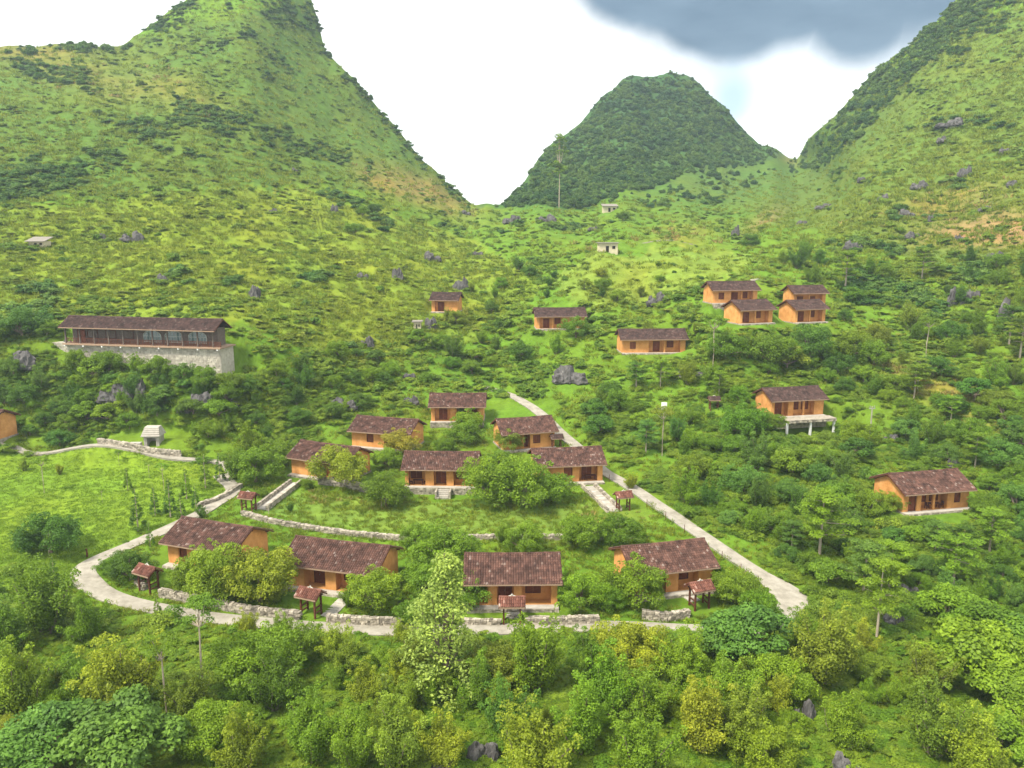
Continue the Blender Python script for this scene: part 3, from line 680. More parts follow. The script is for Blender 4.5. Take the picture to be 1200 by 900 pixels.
def restaurant():
    c = RES_C; L = RES_L; D = 4.6; root = empty('restaurant', (c.x, c.y, RES_Z), RES_PHI)
    tag(root, 'long timber and glass restaurant on a tall pale stone wall, dark tiled roof', 'restaurant')
    x0, x1 = -L / 2, L / 2
    b = MB(); b.box(x0 + .3, x1, .3, D, -7.5, -.25); stone_face(b, x0 + .3, x1, .3, -6.5, -.26, .42); stone_face(b, x0 - 3.5, x0 + .3, 1.2, -3.5, -.1, .42); b.box(x0 - 3.5, x0 + .29, 1.2, 3, -4, -.12)
    b.obj('stone_base', MAT['stone_pale'], root)
    d = MB(); d.box(x0, x1 + .4, -.45, D + .2, -.24, 0); d.obj('deck', MAT['eave'], root)
    for k in range(9):
        e = MB(); xx = x0 + .4 + (L - .6) * k / 8; e.box(xx - .12, xx + .12, -.42, .28, -.5, -.245); e.obj('deck_bracket', MAT['white'], root)
    wl = MB(); wl.box(x0 + .6, x1 - 1.2, 1.7, D - .4, 0, 3.2); wl.obj('wall', MAT['plank'], root)
    pn = 11
    for k in range(pn):
        xx = x0 + .4 + (L - 1.6) * k / (pn - 1); p = MB(); p.box(xx - .11, xx + .11, -.02, .2, 0, 2.95); p.obj('post', MAT['plank'], root)
    # arched windows in the right half, square openings to the left
    for xc in (L * .045, L * .185, L * .335):
        w = 3.5; g = MB(); n = 10; hx = [(xc + w / 2 * math.cos(math.pi * i / n), 1.55 + .95 * math.sin(math.pi * i / n)) for i in range(n + 1)]
        vv = [(xc + w / 2, 1.66, .45)] + [(x, 1.66, z) for x, z in hx] + [(xc - w / 2, 1.66, .45)]
        vb = [(x, 1.69, z) for x, y, z in vv]; m = len(vv)
        g.add(vv + vb, [tuple(range(m)), tuple(reversed(range(m, 2 * m)))] + [(i, (i + 1) % m, (i + 1) % m + m, i + m) for i in range(m)]); go = g.obj('arched_window', MAT['glass'], root)
        fm = MB(); pts = [(x, 1.63, z) for x, y, z in vv]; fm.tube(pts + [pts[0]], [.07] * (m + 1), 4)
        for i in range(1, 6):
            xx = xc - w / 2 + w * i / 6; zt = 1.55 + .95 * math.sqrt(max(0, 1 - ((xx - xc) / (w / 2)) ** 2)); fm.tube([(xx, 1.63, .45), (xx, 1.63, zt)], [.035, .035], 4)
        fm.tube([(xc - w / 2, 1.63, 1.5), (xc + w / 2, 1.63, 1.5)], [.035, .035], 4); fm.obj('frame', MAT['pale_wood'], go)
    for xc, kind in ((-.42, 'd'), (-.345, 'w'), (-.225, 'w'), (-.11, 'w')):
        if kind == 'd': door_part(root, xc * L, 1.68, 1.5, 2.3, 0)
        else: window_part(root, xc * L, 1.68, 2.0, 1.4, .9, 'plank')
    # railing
    for k in range(pn - 1):
        xa = x0 + .4 + (L - 1.6) * k / (pn - 1) + .12; xb = x0 + .4 + (L - 1.6) * (k + 1) / (pn - 1) - .12
        r = MB(); r.box(xa, xb, .05, .12, .92, 1.0); r.box(xa, xb, .06, .11, .12, .18); n = 9
        for i in range(n): xx = xa + (xb - xa) * (i + .5) / n; r.box(xx - .05, xx + .05, .07, .10, .18, .92, random.random())
        r.obj('railing', MAT['wood'], root)
    r = MB(); r.box(x1 - 1.1, x1 + .3, .05, .12, .92, 1.0); r.box(x1 - 1.1, x1 + .3, .06, .11, .12, .18); r.box(x1 + .2, x1 + .3, .0, .15, 0, 1.05)
    for i in range(8): xx = x1 - 1.05 + 1.2 * i / 7; r.box(xx - .04, xx + .04, .07, .10, .18, .92)
    r.obj('railing', MAT['wood'], root)
    gable_roof(root, x0 - .3, x1 - .3, -.75, D + .6, 2.95, 2.3, 4.7, MAT['tile_dark'], zb=2.9)
MAT['stone_pale'] = noisy('pale_limestone_wall', (.31, .28, .225), (.52, .48, .395), 2.0, .95, .6, 8, 8, .22, bdist=.06)
MAT['plank'] = noisy('grey_brown_planks', (.085, .065, .052), (.17, .135, .11), 3, .8, .3, tint=.2)
MAT['pale_wood'] = noisy('pale_green_frame', (.38, .42, .36), (.5, .53, .46), 3, .6, .1)
restaurant()

def gate(px, py, turn, lab, s=1.0, tile='tile_red'):
    q = G0(px, py); root = empty('roofed_gate', (q.x, q.y, q.z), R(turn)); root.scale = (s, s, s)
    tag(root, lab, 'gate', 'small tiled gates at the house entrances')
    for sx in (-.85, .85):
        for sy in (-.55, .55):
            p = MB(); p.box(sx - .085, sx + .085, sy - .085, sy + .085, -.5, 2.25, random.random()); p.obj('post', MAT['wood'], root)
    for sx in (-.85, .85):
        b = MB(); b.box(sx - .06, sx + .06, -.46, .46, .95, 1.08); b.box(sx - .06, sx + .06, -.46, .46, .4, .52); b.obj('side_rail', MAT['wood'], root)
    b = MB(); b.box(-1.1, 1.1, -.61, -.49, 2.14, 2.3); b.box(-1.1, 1.1, .49, .61, 2.14, 2.3); b.obj('beam', MAT['wood'], root)
    g = MB(); g.add([(-.86, -.6, 2.3), (-.86, .6, 2.3), (-.86, 0, 2.68), (-.8, -.6, 2.3), (-.8, .6, 2.3), (-.8, 0, 2.68)], [(0, 2, 1), (3, 4, 5), (0, 1, 4, 3), (0, 3, 5, 2), (1, 2, 5, 4)])
    g.obj('gable_board', MAT['wood'], root); g = MB(); g.add([(.8, -.6, 2.3), (.8, .6, 2.3), (.8, 0, 2.68), (.86, -.6, 2.3), (.86, .6, 2.3), (.86, 0, 2.68)], [(0, 2, 1), (3, 4, 5), (0, 1, 4, 3), (0, 3, 5, 2), (1, 2, 5, 4)]); g.obj('gable_board', MAT['wood'], root)
    gable_roof(root, -1.35, 1.35, -1.0, 1.0, 2.18, 0, 2.82, MAT[tile], pitch=.22)
    f = MB(); f.tube([(-.35, 0, 2.98), (-.12, 0, 3.0), (0, 0, 3.16), (.12, 0, 3.0), (.35, 0, 2.98)], [.05, .08, .1, .08, .05], 5, .95); f.obj('finial', MAT['paving'], root)
    pad(q.x, q.y, R(turn), -1.1, 1.1, -.8, .8, q.z, .1)
gate(175, 691, -28, 'small roofed gate on the left bend of the lane, by a dark bush')
gate(365, 719, -22, 'small roofed gate turned to the left, with gaps in stone wall beside it')
gate(600, 727, 0, 'small roofed gate standing squarely before the middle front house')
gate(819, 712, 20, 'small roofed gate before the front house nearest to the right hand lane')
gate(292, 598, -15, 'small roofed gate at the foot of the long parapet steps', .9)
gate(730, 597, 14, 'small roofed gate beside the long stone stairs near the lane', .9)
gate(836, 482, 0, 'tiny dark roofed gate among bushes on the slope, above the white sign', .8, 'tile_dark')
gate(652, 523, 10, 'small dark roofed gate at the right end of a house, by upper lane', .8, 'tile_dark')

def dry_wall(pix, hgt, lab, th=.5, sz=.32):
    L_ = smooth_line([G0(*p) for p in pix], .5, 4); mb = MB(); n = len(L_)
    o0 = L_[0].copy()
    acc = 0
    for layer in range(max(2, int(hgt / .26))):
        i = 0; z = layer * .25
        pos = 0.0
        seg = [(L_[k + 1] - L_[k]).length for k in range(n - 1)]; cum = [0]
        for s in seg: cum.append(cum[-1] + s)
        while pos < cum[-1] - .1:
            w = random.uniform(.7, 1.7) * sz; mid = min(pos + w / 2, cum[-1] - .01)
            k = max(0, np.searchsorted(cum, mid) - 1); k = min(k, n - 2); t = (mid - cum[k]) / max(seg[k], 1e-6); p = L_[k].lerp(L_[k + 1], t); d = (L_[k + 1] - L_[k]); d.z = 0; d.normalize(); s = Vector((-d.y, d.x, 0))
            for side in (-1, 1):
                mb.xbox(p - o0 + s * side * (th / 4 + random.uniform(0, .06)) + Vector((0, 0, z + random.uniform(-.03, .05))), d * (w / 2 - .012), s * (th / 4 + .02), .135 * random.uniform(.8, 1.05), random.random(), .035)
            pos += w
    o = mb.obj('stone_wall', MAT['stone'])
    o.location = o0; tag(o, lab, 'wall', 'dry stone garden walls')
    return o
dry_wall([(188,697),(230,705),(290,716),(351,724)], 1.15, 'long dry stone wall on the lane below the yellow green bushes')
dry_wall([(383,728),(430,731),(472,732)], 1.1, 'dry stone wall between the turned gate and the pale flowering tree')
dry_wall([(540,729),(585,730)], 1.0, 'short dry stone wall between the pale tree and the square facing gate')
dry_wall([(615,730),(660,730),(702,728)], 1.1, 'dry stone wall right of the square facing gate along the lane')
dry_wall([(752,722),(780,725),(806,722)], 1.1, 'short dry stone wall beside the right front gate')
dry_wall([(160,684),(170,690)], 1.0, 'very short dry stone wall left of the gate on the lane bend')
dry_wall([(284,603),(310,611),(345,618),(400,626),(440,630),(482,634)], .95, 'long low garden wall climbing behind the left front houses')
dry_wall([(540,632),(620,632),(705,632)], .8, 'low garden wall half hidden by bushes behind the middle front house')
dry_wall([(374,568),(405,574),(435,577)], 1.3, 'dry stone retaining wall below the left cluster house')
dry_wall([(232,593),(258,584),(282,571)], .9, 'low stone edge beside the lane where it reaches the meadow')
def stairs(A, B, width, lab, parapet=True):
    a, b = G0(*A), G0(*B); n = max(4, int((b - a).length / .42)); d = (b - a); d.z = 0; d.normalize(); s = Vector((-d.y, d.x, 0))
    root = empty('stone_steps', a); tag(root, lab, 'steps', 'stone steps between the terraces')
    st = MB()
    for k in range(n):
        p = a.lerp(b, (k + .5) / n) - a; st.xbox(p + Vector((0, 0, -.25)), d * .27, s * (width / 2 - .03), .33, random.random(), .015)
    st.obj('treads', MAT['paving'], root)
    if parapet:
        for side in (-1, 1):
            w = MB()
            for k in range(n):
                p = a.lerp(b, (k + .5) / n) - a + s * side * (width / 2 + .18)
                for z in (0, .24, .48): w.xbox(p + Vector((0, 0, z)), d * .21, s * .17, .125, random.random(), .03)
            w.obj('parapet', MAT['stone'], root)
    for k in range(n * 2):
        p = a.lerp(b, k / (n * 2.)); m = np.hypot(GX - p.x, GY - p.y) < width / 2 + .4; EXCL[m] = True
stairs((306, 597), (347, 566), 1.3, 'long stone steps with parapets climbing to the left cluster house')
stairs((720, 600), (689, 570), 1.6, 'wide stone stairs climbing beside the lane to a tiled house')
stairs((383, 722), (404, 704), 1.5, 'short stone steps behind the turned gate', False)
stairs((600, 722), (604, 714), 1.4, 'short stone steps behind the square facing gate', False)
stairs((814, 706), (806, 699), 1.4, 'short stone steps behind the gate nearest the right lane', False)

# stone shrine with chimney-like top and its terrace wall
def shrine():
    q = G0(178, 524); root = empty('stone_shelter', q, 0.05); tag(root, 'small grey stone shelter with a tapering slab roof on a stone terrace', 'shelter')
    w = MB(); w.box(-1.2, -.7, 0, 2.2, -.3, 1.6); w.box(.7, 1.2, 0, 2.2, -.3, 1.6); w.box(-.7, .7, 1.6, 2.2, -.3, 1.6); w.box(-1.2, 1.2, 0, 2.2, 1.6, 1.85); w.obj('wall', MAT['paving'], root)
    r = MB(); r.add([(-1.5, -.4, 1.86), (1.5, -.4, 1.86), (1.5, 2.5, 1.86), (-1.5, 2.5, 1.86), (-1.1, .6, 3.3), (1.1, .6, 3.3), (1.1, 1.7, 3.3), (-1.1, 1.7, 3.3)], [(3, 2, 1, 0), (4, 5, 6, 7), (0, 1, 5, 4), (1, 2, 6, 5), (2, 3, 7, 6), (3, 0, 4, 7)])
    for k in range(5): r.box(-1.47 + k * .07, 1.47 - k * .07, -.44 + k * .2, -.2 + k * .2, 1.9 + k * .27, 2.02 + k * .27, .3)
    r.obj('roof', MAT['paving'], root)
    t = MB(); t.box(-3.4, -1.6, -.6, .4, 0, .9); t.obj('side_bench', MAT['paving'], root)
shrine()
dry_wall([(117,532),(150,533),(180,534),(212,532)], 1.35, 'pale stone terrace wall under the grey stone shelter, beside the path')

def shed(px, py, wpx, hgt, lab, roof='flat', mat='cream', D=4):
    q = G0(px, py); W = wpx / pxm(q); root = empty('shed', q, 0.03); tag(root, lab, 'shed')
    w = MB(); w.box(-W / 2, W / 2, 0, D, -2, hgt); w.obj('wall', MAT[mat], root)
    d = MB(); d.box(-W * .14, W * .02, -.05, -.004, .1, hgt * .72); d.obj('door', MAT['dark'], root)
    d = MB(); d.box(W * .2, W * .36, -.05, -.004, hgt * .4, hgt * .72); d.obj('window', MAT['dark'], root)
    r = MB()
    if roof == 'flat': r.box(-W / 2 - .4, W / 2 + .4, -.5, D + .4, hgt + .003, hgt + .25)
    else: r.add([(-W / 2 - .5, -.8, hgt - .1), (W / 2 + .5, -.8, hgt - .1), (W / 2 + .5, D + .5, hgt + .9), (-W / 2 - .5, D + .5, hgt + .9), (-W / 2 - .5, -.8, hgt + .03), (W / 2 + .5, -.8, hgt + .03), (W / 2 + .5, D + .5, hgt + 1.03), (-W / 2 - .5, D + .5, hgt + 1.03)], [(3, 2, 1, 0), (4, 5, 6, 7), (0, 1, 5, 4), (1, 2, 6, 5), (2, 3, 7, 6), (3, 0, 4, 7)])
    r.obj('roof', MAT['roofsheet'], root)
MAT['roofsheet'] = noisy('weathered_roof_slab', (.17, .15, .125), (.26, .235, .20), 2, .8, .2)
shed(713, 295, 22, 2.6, 'small cream concrete hut high in the valley with dark openings')
shed(715, 250, 16, 2.4, 'pale roofed hut in the valley under the wooded hill', 'mono')
shed(43, 289, 18, 1.4, 'tiny low hut with grey roof alone on the bright grass slope', 'mono', 'cream', 3)
shed(489, 389, 8, 1.7, 'tiny pale walled hut on the slope beside a half hidden house', 'flat', 'cream', 2)

def post(name, px, py, hgt, r, mat, lab, cat, group=None, cap=False):
    q = G0(px, py); root = empty(name, q); tag(root, lab, cat, group)
    m = MB(); m.tube([(0, 0, -.5), (0.02, 0, hgt * .5), (0, 0, hgt)], [r, r * .9, r * .75], 8); m.obj('pole', MAT[mat], root)
    if cap:
        c = MB(); c.tube([(-.5, 0, hgt * .93), (.5, 0, hgt * .93)], [.06, .06], 5); c.tube([(-.35, 0, hgt * .95), (-.35, 0, hgt * 1.02)], [.06, .04], 5); c.tube([(.35, 0, hgt * .95), (.35, 0, hgt * 1.02)], [.06, .04], 5); c.obj('crossarm', MAT['steel'], root)
    return root
post('utility_pole', 1019, 514, 5.6, .13, 'concrete', 'pale concrete pole standing in the bushes right of the terrace house', 'pole', cap=True)
q = G0(778, 483); sg = empty('sign', q, -.1); tag(sg, 'small blank white board standing in the bushes above the slender pale tree', 'sign')
m = MB(); m.box(-.5, .5, -.04, .04, .5, 1.75); m.obj('board', MAT['white'], sg); m = MB(); m.box(-.4, -.32, -.03, .03, -.4, .5); m.box(.32, .4, -.03, .03, -.4, .5); m.obj('leg', MAT['steel'], sg)
# slim fence posts with two wires along the right of the lane
def lane_fence():
    root = empty('wire_fence', (0, 0, 0)); tag(root, 'thin wire fence on dark posts along the right hand lane', 'fence')
    pts = [G0(px - 4, py + 3) for px, py in ((718,560),(740,576),(762,591),(784,606),(806,621),(828,637),(850,652),(872,667),(892,682))]
    root.location = pts[0]
    for p in pts:
        m = MB(); b = p - pts[0]; m.tube([b + Vector((0, 0, -.4)), b + Vector((0, 0, 1.15))], [.045, .04], 5); m.obj('post', MAT['wood'], root)
    m = MB()
    for z in (.5, .8, 1.08): m.tube([p - pts[0] + Vector((0, 0, z)) for p in pts], [.012] * len(pts), 4)
    m.obj('wire', MAT['steel'], root)
lane_fence()
post('bollard', 102, 651, 1.1, .12, 'wood', 'short dark post beside the lane bend on the meadow', 'post')
post('stake', 447, 596, 1.9, .05, 'palebark', 'thin pale stake standing in the garden grass below the cluster', 'stake')
post('stake', 315, 602, 1.3, .06, 'palebark', 'pale stake beside the foot of the parapet steps', 'stake')

# porch furniture
def table(hk, lx, ly, lab, w=1.5):
    h = HK[hk]; M_ = Matrix.Translation(h['q']) @ Matrix.Rotation(h['phi'], 4, 'Z'); p = M_ @ Vector((lx, ly, .255))
    root = empty('porch_table', p, h['phi']); tag(root, lab, 'table', 'dark tables on house porches')
    t = MB(); t.box(-w / 2, w / 2, -.38, .38, .68, .75); t.obj('tabletop', MAT['wood'], root)
    for sx in (-1, 1):
        for sy in (-1, 1): l = MB(); l.box(sx * (w / 2 - .12) - .04, sx * (w / 2 - .12) + .04, sy * .3 - .04, sy * .3 + .04, 0, .678); l.obj('leg', MAT['wood'], root)
    return M_
def chair(M_, lx, ly, rz, h, lab):
    p = M_ @ Vector((lx, ly, .255)); root = empty('porch_chair', p, h['phi'] + rz); tag(root, lab, 'chair', 'dark wooden porch chairs')
    s = MB(); s.box(-.24, .24, -.24, .24, .42, .47); s.obj('seat', MAT['wood'], root)
    b = MB(); b.box(-.24, .24, .2, .25, .55, .95); b.obj('backrest', MAT['wood'], root)
    for sx in (-1, 1):
        for sy in (-1, 1): l = MB(); l.box(sx * .2 - .025, sx * .2 + .025, sy * .2 - .025, sy * .2 + .025, 0, .418 if sy < 0 else .55); l.obj('leg', MAT['wood'], root)
for hk, fx, what in (('m5', -.32, 'the middle cluster house'), ('m6', .33, 'the tree hidden house above the stairs'), ('r2', .02, 'the lone far right house'), ('m2', .22, 'the house with the yellow shrub')):
    h = HK[hk]; M_ = table(hk, fx * h['L'], .55, 'dark wooden table on the porch of ' + what)
    chair(M_, fx * h['L'] - 1.1, .55, R(90), h, 'dark chair left of the porch table at ' + what)
    chair(M_, fx * h['L'] + 1.1, .55, R(-90), h, 'dark chair right of the porch table at ' + what)

# ------------------------------------------------------------------ plants: leaf cards grown as clumps
def unit(v): return v / np.maximum(np.linalg.norm(v, axis=-1, keepdims=True), 1e-9)
def leaves(C, Nn, size, lv, aspect=.55, g=None):
    """rhombic leaves, slightly folded: centres C, normals Nn"""
    g = g or rng; n = len(C); t = unit(np.cross(Nn, g.normal(size=(n, 3)))); b = np.cross(Nn, t); s = np.asarray(size).reshape(-1, 1) * np.ones((n, 1))
    V = np.stack([C - t * s, C + b * s * aspect - Nn * s * .18, C + t * s, C - b * s * aspect - Nn * s * .18], 1).reshape(-1, 3)
    Fc = np.arange(4 * n).reshape(n, 4); return V, Fc, np.repeat(lv, 4)
def cloud(clumps, per, leaf, g, up=.35, flat=1.0, jit=.35, aspect=.55, droop=0):
    C = []; Nn = []; lv = []; S = []
    for (c, r) in clumps:
        n = max(6, int(per * (r / .3) ** 2)); d = unit(g.normal(size=(n, 3))); d[:, 2] = np.where((d[:, 2] < -.2) & (g.random(n) < .75), -d[:, 2], d[:, 2])
        rad = r * (.55 + .5 * g.random(n) ** .6)
        p = np.array(c) + d * rad[:, None] * np.array((1, 1, flat)); C.append(p)
        Nn.append(unit(d * .6 + np.array((0, 0, up)) + g.normal(size=(n, 3)) * jit)); base = g.uniform(.15, .7)
        lv.append(np.clip(base + g.normal(size=n) * .18, 0, 1)); S.append(leaf * g.uniform(.65, 1.35, n))
    return leaves(np.concatenate(C), np.concatenate(Nn), np.concatenate(S), np.concatenate(lv), aspect, g)
def limbs(mb, base, tops, r0, g, fork=.35):
    base = Vector(base)
    for t in tops:
        t = Vector(t); m1 = base.lerp(t, .35) + Vector(g.normal(size=3) * .04); m1.z = base.z + (t.z - base.z) * .28; m2 = base.lerp(t, .7) + Vector(g.normal(size=3) * .04)
        mb.tube([base, m1, m2, t], [r0, r0 * .75, r0 * .5, r0 * .22], 5, float(g.random()))
def proto(kind, seed):
    g = np.random.default_rng(seed); mb = MB()
    if kind == 'bush':                       # round multi-stemmed fruit tree, foliage nearly to the ground
        cl = []; n = 62
        for i in range(n):
            a = g.uniform(0, 2 * math.pi); e = math.asin(g.uniform(-.5, 1)); rr = g.uniform(.5, .84) * (1 + .18 * math.sin(3 * a + seed) + .14 * math.sin(5 * a + 2 * seed)); cl.append(((rr * math.cos(a) * math.cos(e), rr * math.sin(a) * math.cos(e), max(.12, .52 + .70 * rr * math.sin(e))), g.uniform(.13, .30)))
        for i in range(16): a = g.uniform(0, 6.28); e = math.asin(g.uniform(0, 1)); rr = g.uniform(.9, 1.1); cl.append(((rr * math.cos(a) * math.cos(e), rr * math.sin(a) * math.cos(e), .5 + .78 * rr * math.sin(e)), g.uniform(.07, .14)))
        V = cloud(cl, 420, .028, g, .4, .85, .5)
        mb.tube([(0, 0, -.15), (.01, 0, .1), (0, .01, .25)], [.075, .06, .055], 6); limbs(mb, (0, 0, .2), [cl[i][0] for i in range(0, 24, 3)], .04, g)
    elif kind == 'twig':                     # looser, more upright: separate leafy shoots with gaps
        cl = []
        for i in range(17):
            a = g.uniform(0, 2 * math.pi); sp = g.uniform(.15, .85); h_ = g.uniform(.9, 1.75) - .45 * sp
            for k in range(6):
                t = (k + 1.2) / 6.2; cl.append(((sp * math.cos(a) * t + g.normal() * .05, sp * math.sin(a) * t + g.normal() * .05, .12 + h_ * t), .10 + .13 * math.sin(math.pi * min(1, t + .12))))
        V = cloud(cl, 560, .026, g, .45, 1.2, .5)
        tops = [cl[i * 6 + 4][0] for i in range(17)]; limbs(mb, (0, 0, -.1), tops[:12], .035, g)
    elif kind == 'bigleaf':                  # broad layered leaves
        cl = []
        for i in range(34):
            a = g.uniform(0, 2 * math.pi); e = math.asin(g.uniform(-.05, 1)); rr = g.uniform(.55, .9); cl.append(((rr * math.cos(a) * math.cos(e), rr * math.sin(a) * math.cos(e), .5 + .75 * rr * math.sin(e)), g.uniform(.2, .32)))
        V = cloud(cl, 260, .042, g, .8, .65, .42, .62)
        mb.tube([(0, 0, -.15), (0, 0, .35)], [.07, .06], 6); limbs(mb, (0, 0, .3), [c[0] for c in cl[:9]], .04, g)
    elif kind == 'tier':                     # open tree in flat layers round a visible stem
        cl = []; lv_ = [(1.0, .85), (1.45, 1.05), (1.85, .9), (2.2, .55)]; tops = []
        for z, rr in lv_:
            nb = 5
            for i in range(nb):
                a = 2 * math.pi * (i + g.random() * .7) / nb; q_ = rr * g.uniform(.45, 1.1); tops.append((q_ * .9 * math.cos(a), q_ * .9 * math.sin(a), z))
                for k in (.4, .7, 1.0): cl.append(((q_ * k * math.cos(a), q_ * k * math.sin(a), z + .10 * k + g.normal() * .07), .17 + .10 * k))
        V = cloud(cl, 170, .042, g, 1.0, .38, .35)
        mb.tube([(0, 0, -.2), (.02, 0, .8), (0, .02, 1.6), (0, 0, 2.35)], [.06, .05, .035, .012], 6)
        for t in tops: mb.tube([(0, 0, t[2] - .12), t], [.02, .007], 4)
    elif kind == 'cone':                     # young conifer-like sapling with short whorls
        cl = []
        for k in range(13):
            z = .5 + k * .27; rr = .95 * (1 - k / 14.) ** .8
            for i in range(5):
                a = g.uniform(0, 2 * math.pi); cl.append(((rr * .6 * math.cos(a), rr * .6 * math.sin(a), z + g.normal() * .05), .2 * (1.15 - k / 16)))
        V = cloud(cl, 170, .055, g, .3, .7)
        mb.tube([(0, 0, -.3), (0, 0, 2), (0, 0, 4)], [.07, .05, .01], 6)
    elif kind == 'slender':                  # bare thin trunk with a light crown at the top
        cl = []
        for i in range(22):
            a = g.uniform(0, 2 * math.pi); rr = g.uniform(.3, .95); cl.append(((rr * math.cos(a), rr * math.sin(a), 3.6 + g.uniform(-.4, .7) * (1.2 - rr)), g.uniform(.18, .32)))
        V = cloud(cl, 160, .048, g, .6, .6)
        mb.tube([(0, 0, -.3), (.05, .02, 1.4), (-.03, 0, 2.7), (0, 0, 3.5)], [.05, .042, .036, .03], 6); limbs(mb, (0, 0, 3.0), [c[0] for c in cl[:8]], .03, g)
    elif kind == 'spire':                    # tall irregular pale tree, many shoots
        cl = []
        for i in range(110):
            z = g.uniform(.03, 1) ** 1.25 * 2.5 + .1; rr = (1.02 - .36 * z) * math.sqrt(g.random()) * (1 + .25 * math.sin(z * 5)); a = g.uniform(0, 2 * math.pi); cl.append(((rr * math.cos(a), rr * math.sin(a), z), g.uniform(.12, .26)))
        V = cloud(cl, 190, .034, g, .3, 1.1, .5)
        mb.tube([(0, 0, -.2), (.02, 0, 1), (0, .02, 2), (0, 0, 2.8)], [.08, .06, .04, .01], 6); limbs(mb, (0, 0, .4), [c[0] for c in cl[:20]], .025, g)
    elif kind == 'giant':                    # very tall bare-stemmed tree, small crown at the tip
        cl = []
        for i in range(26):
            z = g.uniform(3.2, 7.4); rr = .9 * g.random() * (1.15 - (z - 3.2) / 6); a = g.uniform(0, 2 * math.pi); cl.append(((rr * math.cos(a), rr * math.sin(a), z), g.uniform(.25, .45)))
        V = cloud(cl, 45, .09, g, .5, .6)
        mb.tube([(0, 0, -1), (.03, 0, 3), (0, 0, 7.3)], [.06, .045, .02], 6); limbs(mb, (0, 0, 4), [c[0] for c in cl[:10]], .04, g)
    crown = np_mesh('crown', V[0], V[1], MAT['leaf'], {'lv': V[2]})
    trunk = mb.mesh('trunk', MAT['palebark'] if kind in ('slender', 'cone', 'giant', 'tier') else MAT['bark'])
    return trunk, crown
PROTO = {k: [proto(k, 100 * i + 11 + j) for j in range(n)] for i, (k, n) in enumerate((('bush', 5), ('twig', 4), ('bigleaf', 3), ('tier', 3), ('cone', 2), ('slender', 3), ('spire', 1), ('giant', 1)))}
TINT = {'bright': (.175, .300, .017), 'dark': (.090, .190, .020), 'yellow': (.250, .330, .022), 'blue': (.115, .235, .034), 'olive': (.195, .275, .024), 'pale': (.31, .39, .075), 'mid': (.142, .255, .017), 'gold': (.29, .275, .030)}
WORD = {'bright': 'bright green', 'dark': 'dark green', 'yellow': 'yellow green', 'blue': 'bluish green', 'olive': 'olive green', 'pale': 'pale cream green', 'mid': 'mid green', 'gold': 'golden green'}
KIND = {'bush': ('bushy_tree', 'round bushy tree', 'tree', 'round bushy trees about the village'), 'twig': ('twiggy_shrub', 'loose twiggy shrub', 'shrub', 'loose twiggy shrubs'), 'bigleaf': ('broadleaf_tree', 'broad leaved tree', 'tree', 'broad leaved trees on the slopes'),
        'tier': ('tiered_tree', 'layered tree', 'tree', 'open layered trees on the slopes'), 'cone': ('sapling', 'young pointed sapling', 'sapling', 'young saplings on the meadow'), 'slender': ('slender_tree', 'slender bare stemmed tree', 'tree', 'slender bare stemmed trees'),
        'spire': ('flowering_tree', 'tall tree', 'tree', None), 'giant': ('tall_tree', 'very tall thin tree', 'tree', None)}
HGT = {'bush': 1.45, 'twig': 1.7, 'bigleaf': 1.35, 'tier': 2.5, 'cone': 4.1, 'slender': 4.3, 'spire': 3.1, 'giant': 7.6}
PLACED = []
tcount = 0
def plant(cx, base, w, kind, tint, hs=1.0):
    global tcount
    q = G0(cx, base); Rr = w / 2 / pxm(q); name, desc, cat, grp = KIND[kind]
    tr, cr = PROTO[kind][tcount % len(PROTO[kind])]; tcount += 1
    root = empty(name, q, random.uniform(0, 6.28)); s = Rr * random.uniform(.95, 1.05); root.scale = (s, s * random.uniform(.92, 1.08), s * hs)
    link('trunk', tr, root); c = link('crown', cr, root)
    k = np.array(TINT[tint]) * (1 + rng.normal() * .08) * np.array((1 + rng.normal() * .07, 1, 1)); c.color = (*np.clip(k, .01, .6), 1)
    PLACED.append(dict(o=root, px=cx, py=base - HGT[kind] * hs * w * .25, desc=WORD[tint] + ' ' + desc, cat=cat, grp=grp, base=base))
    return root
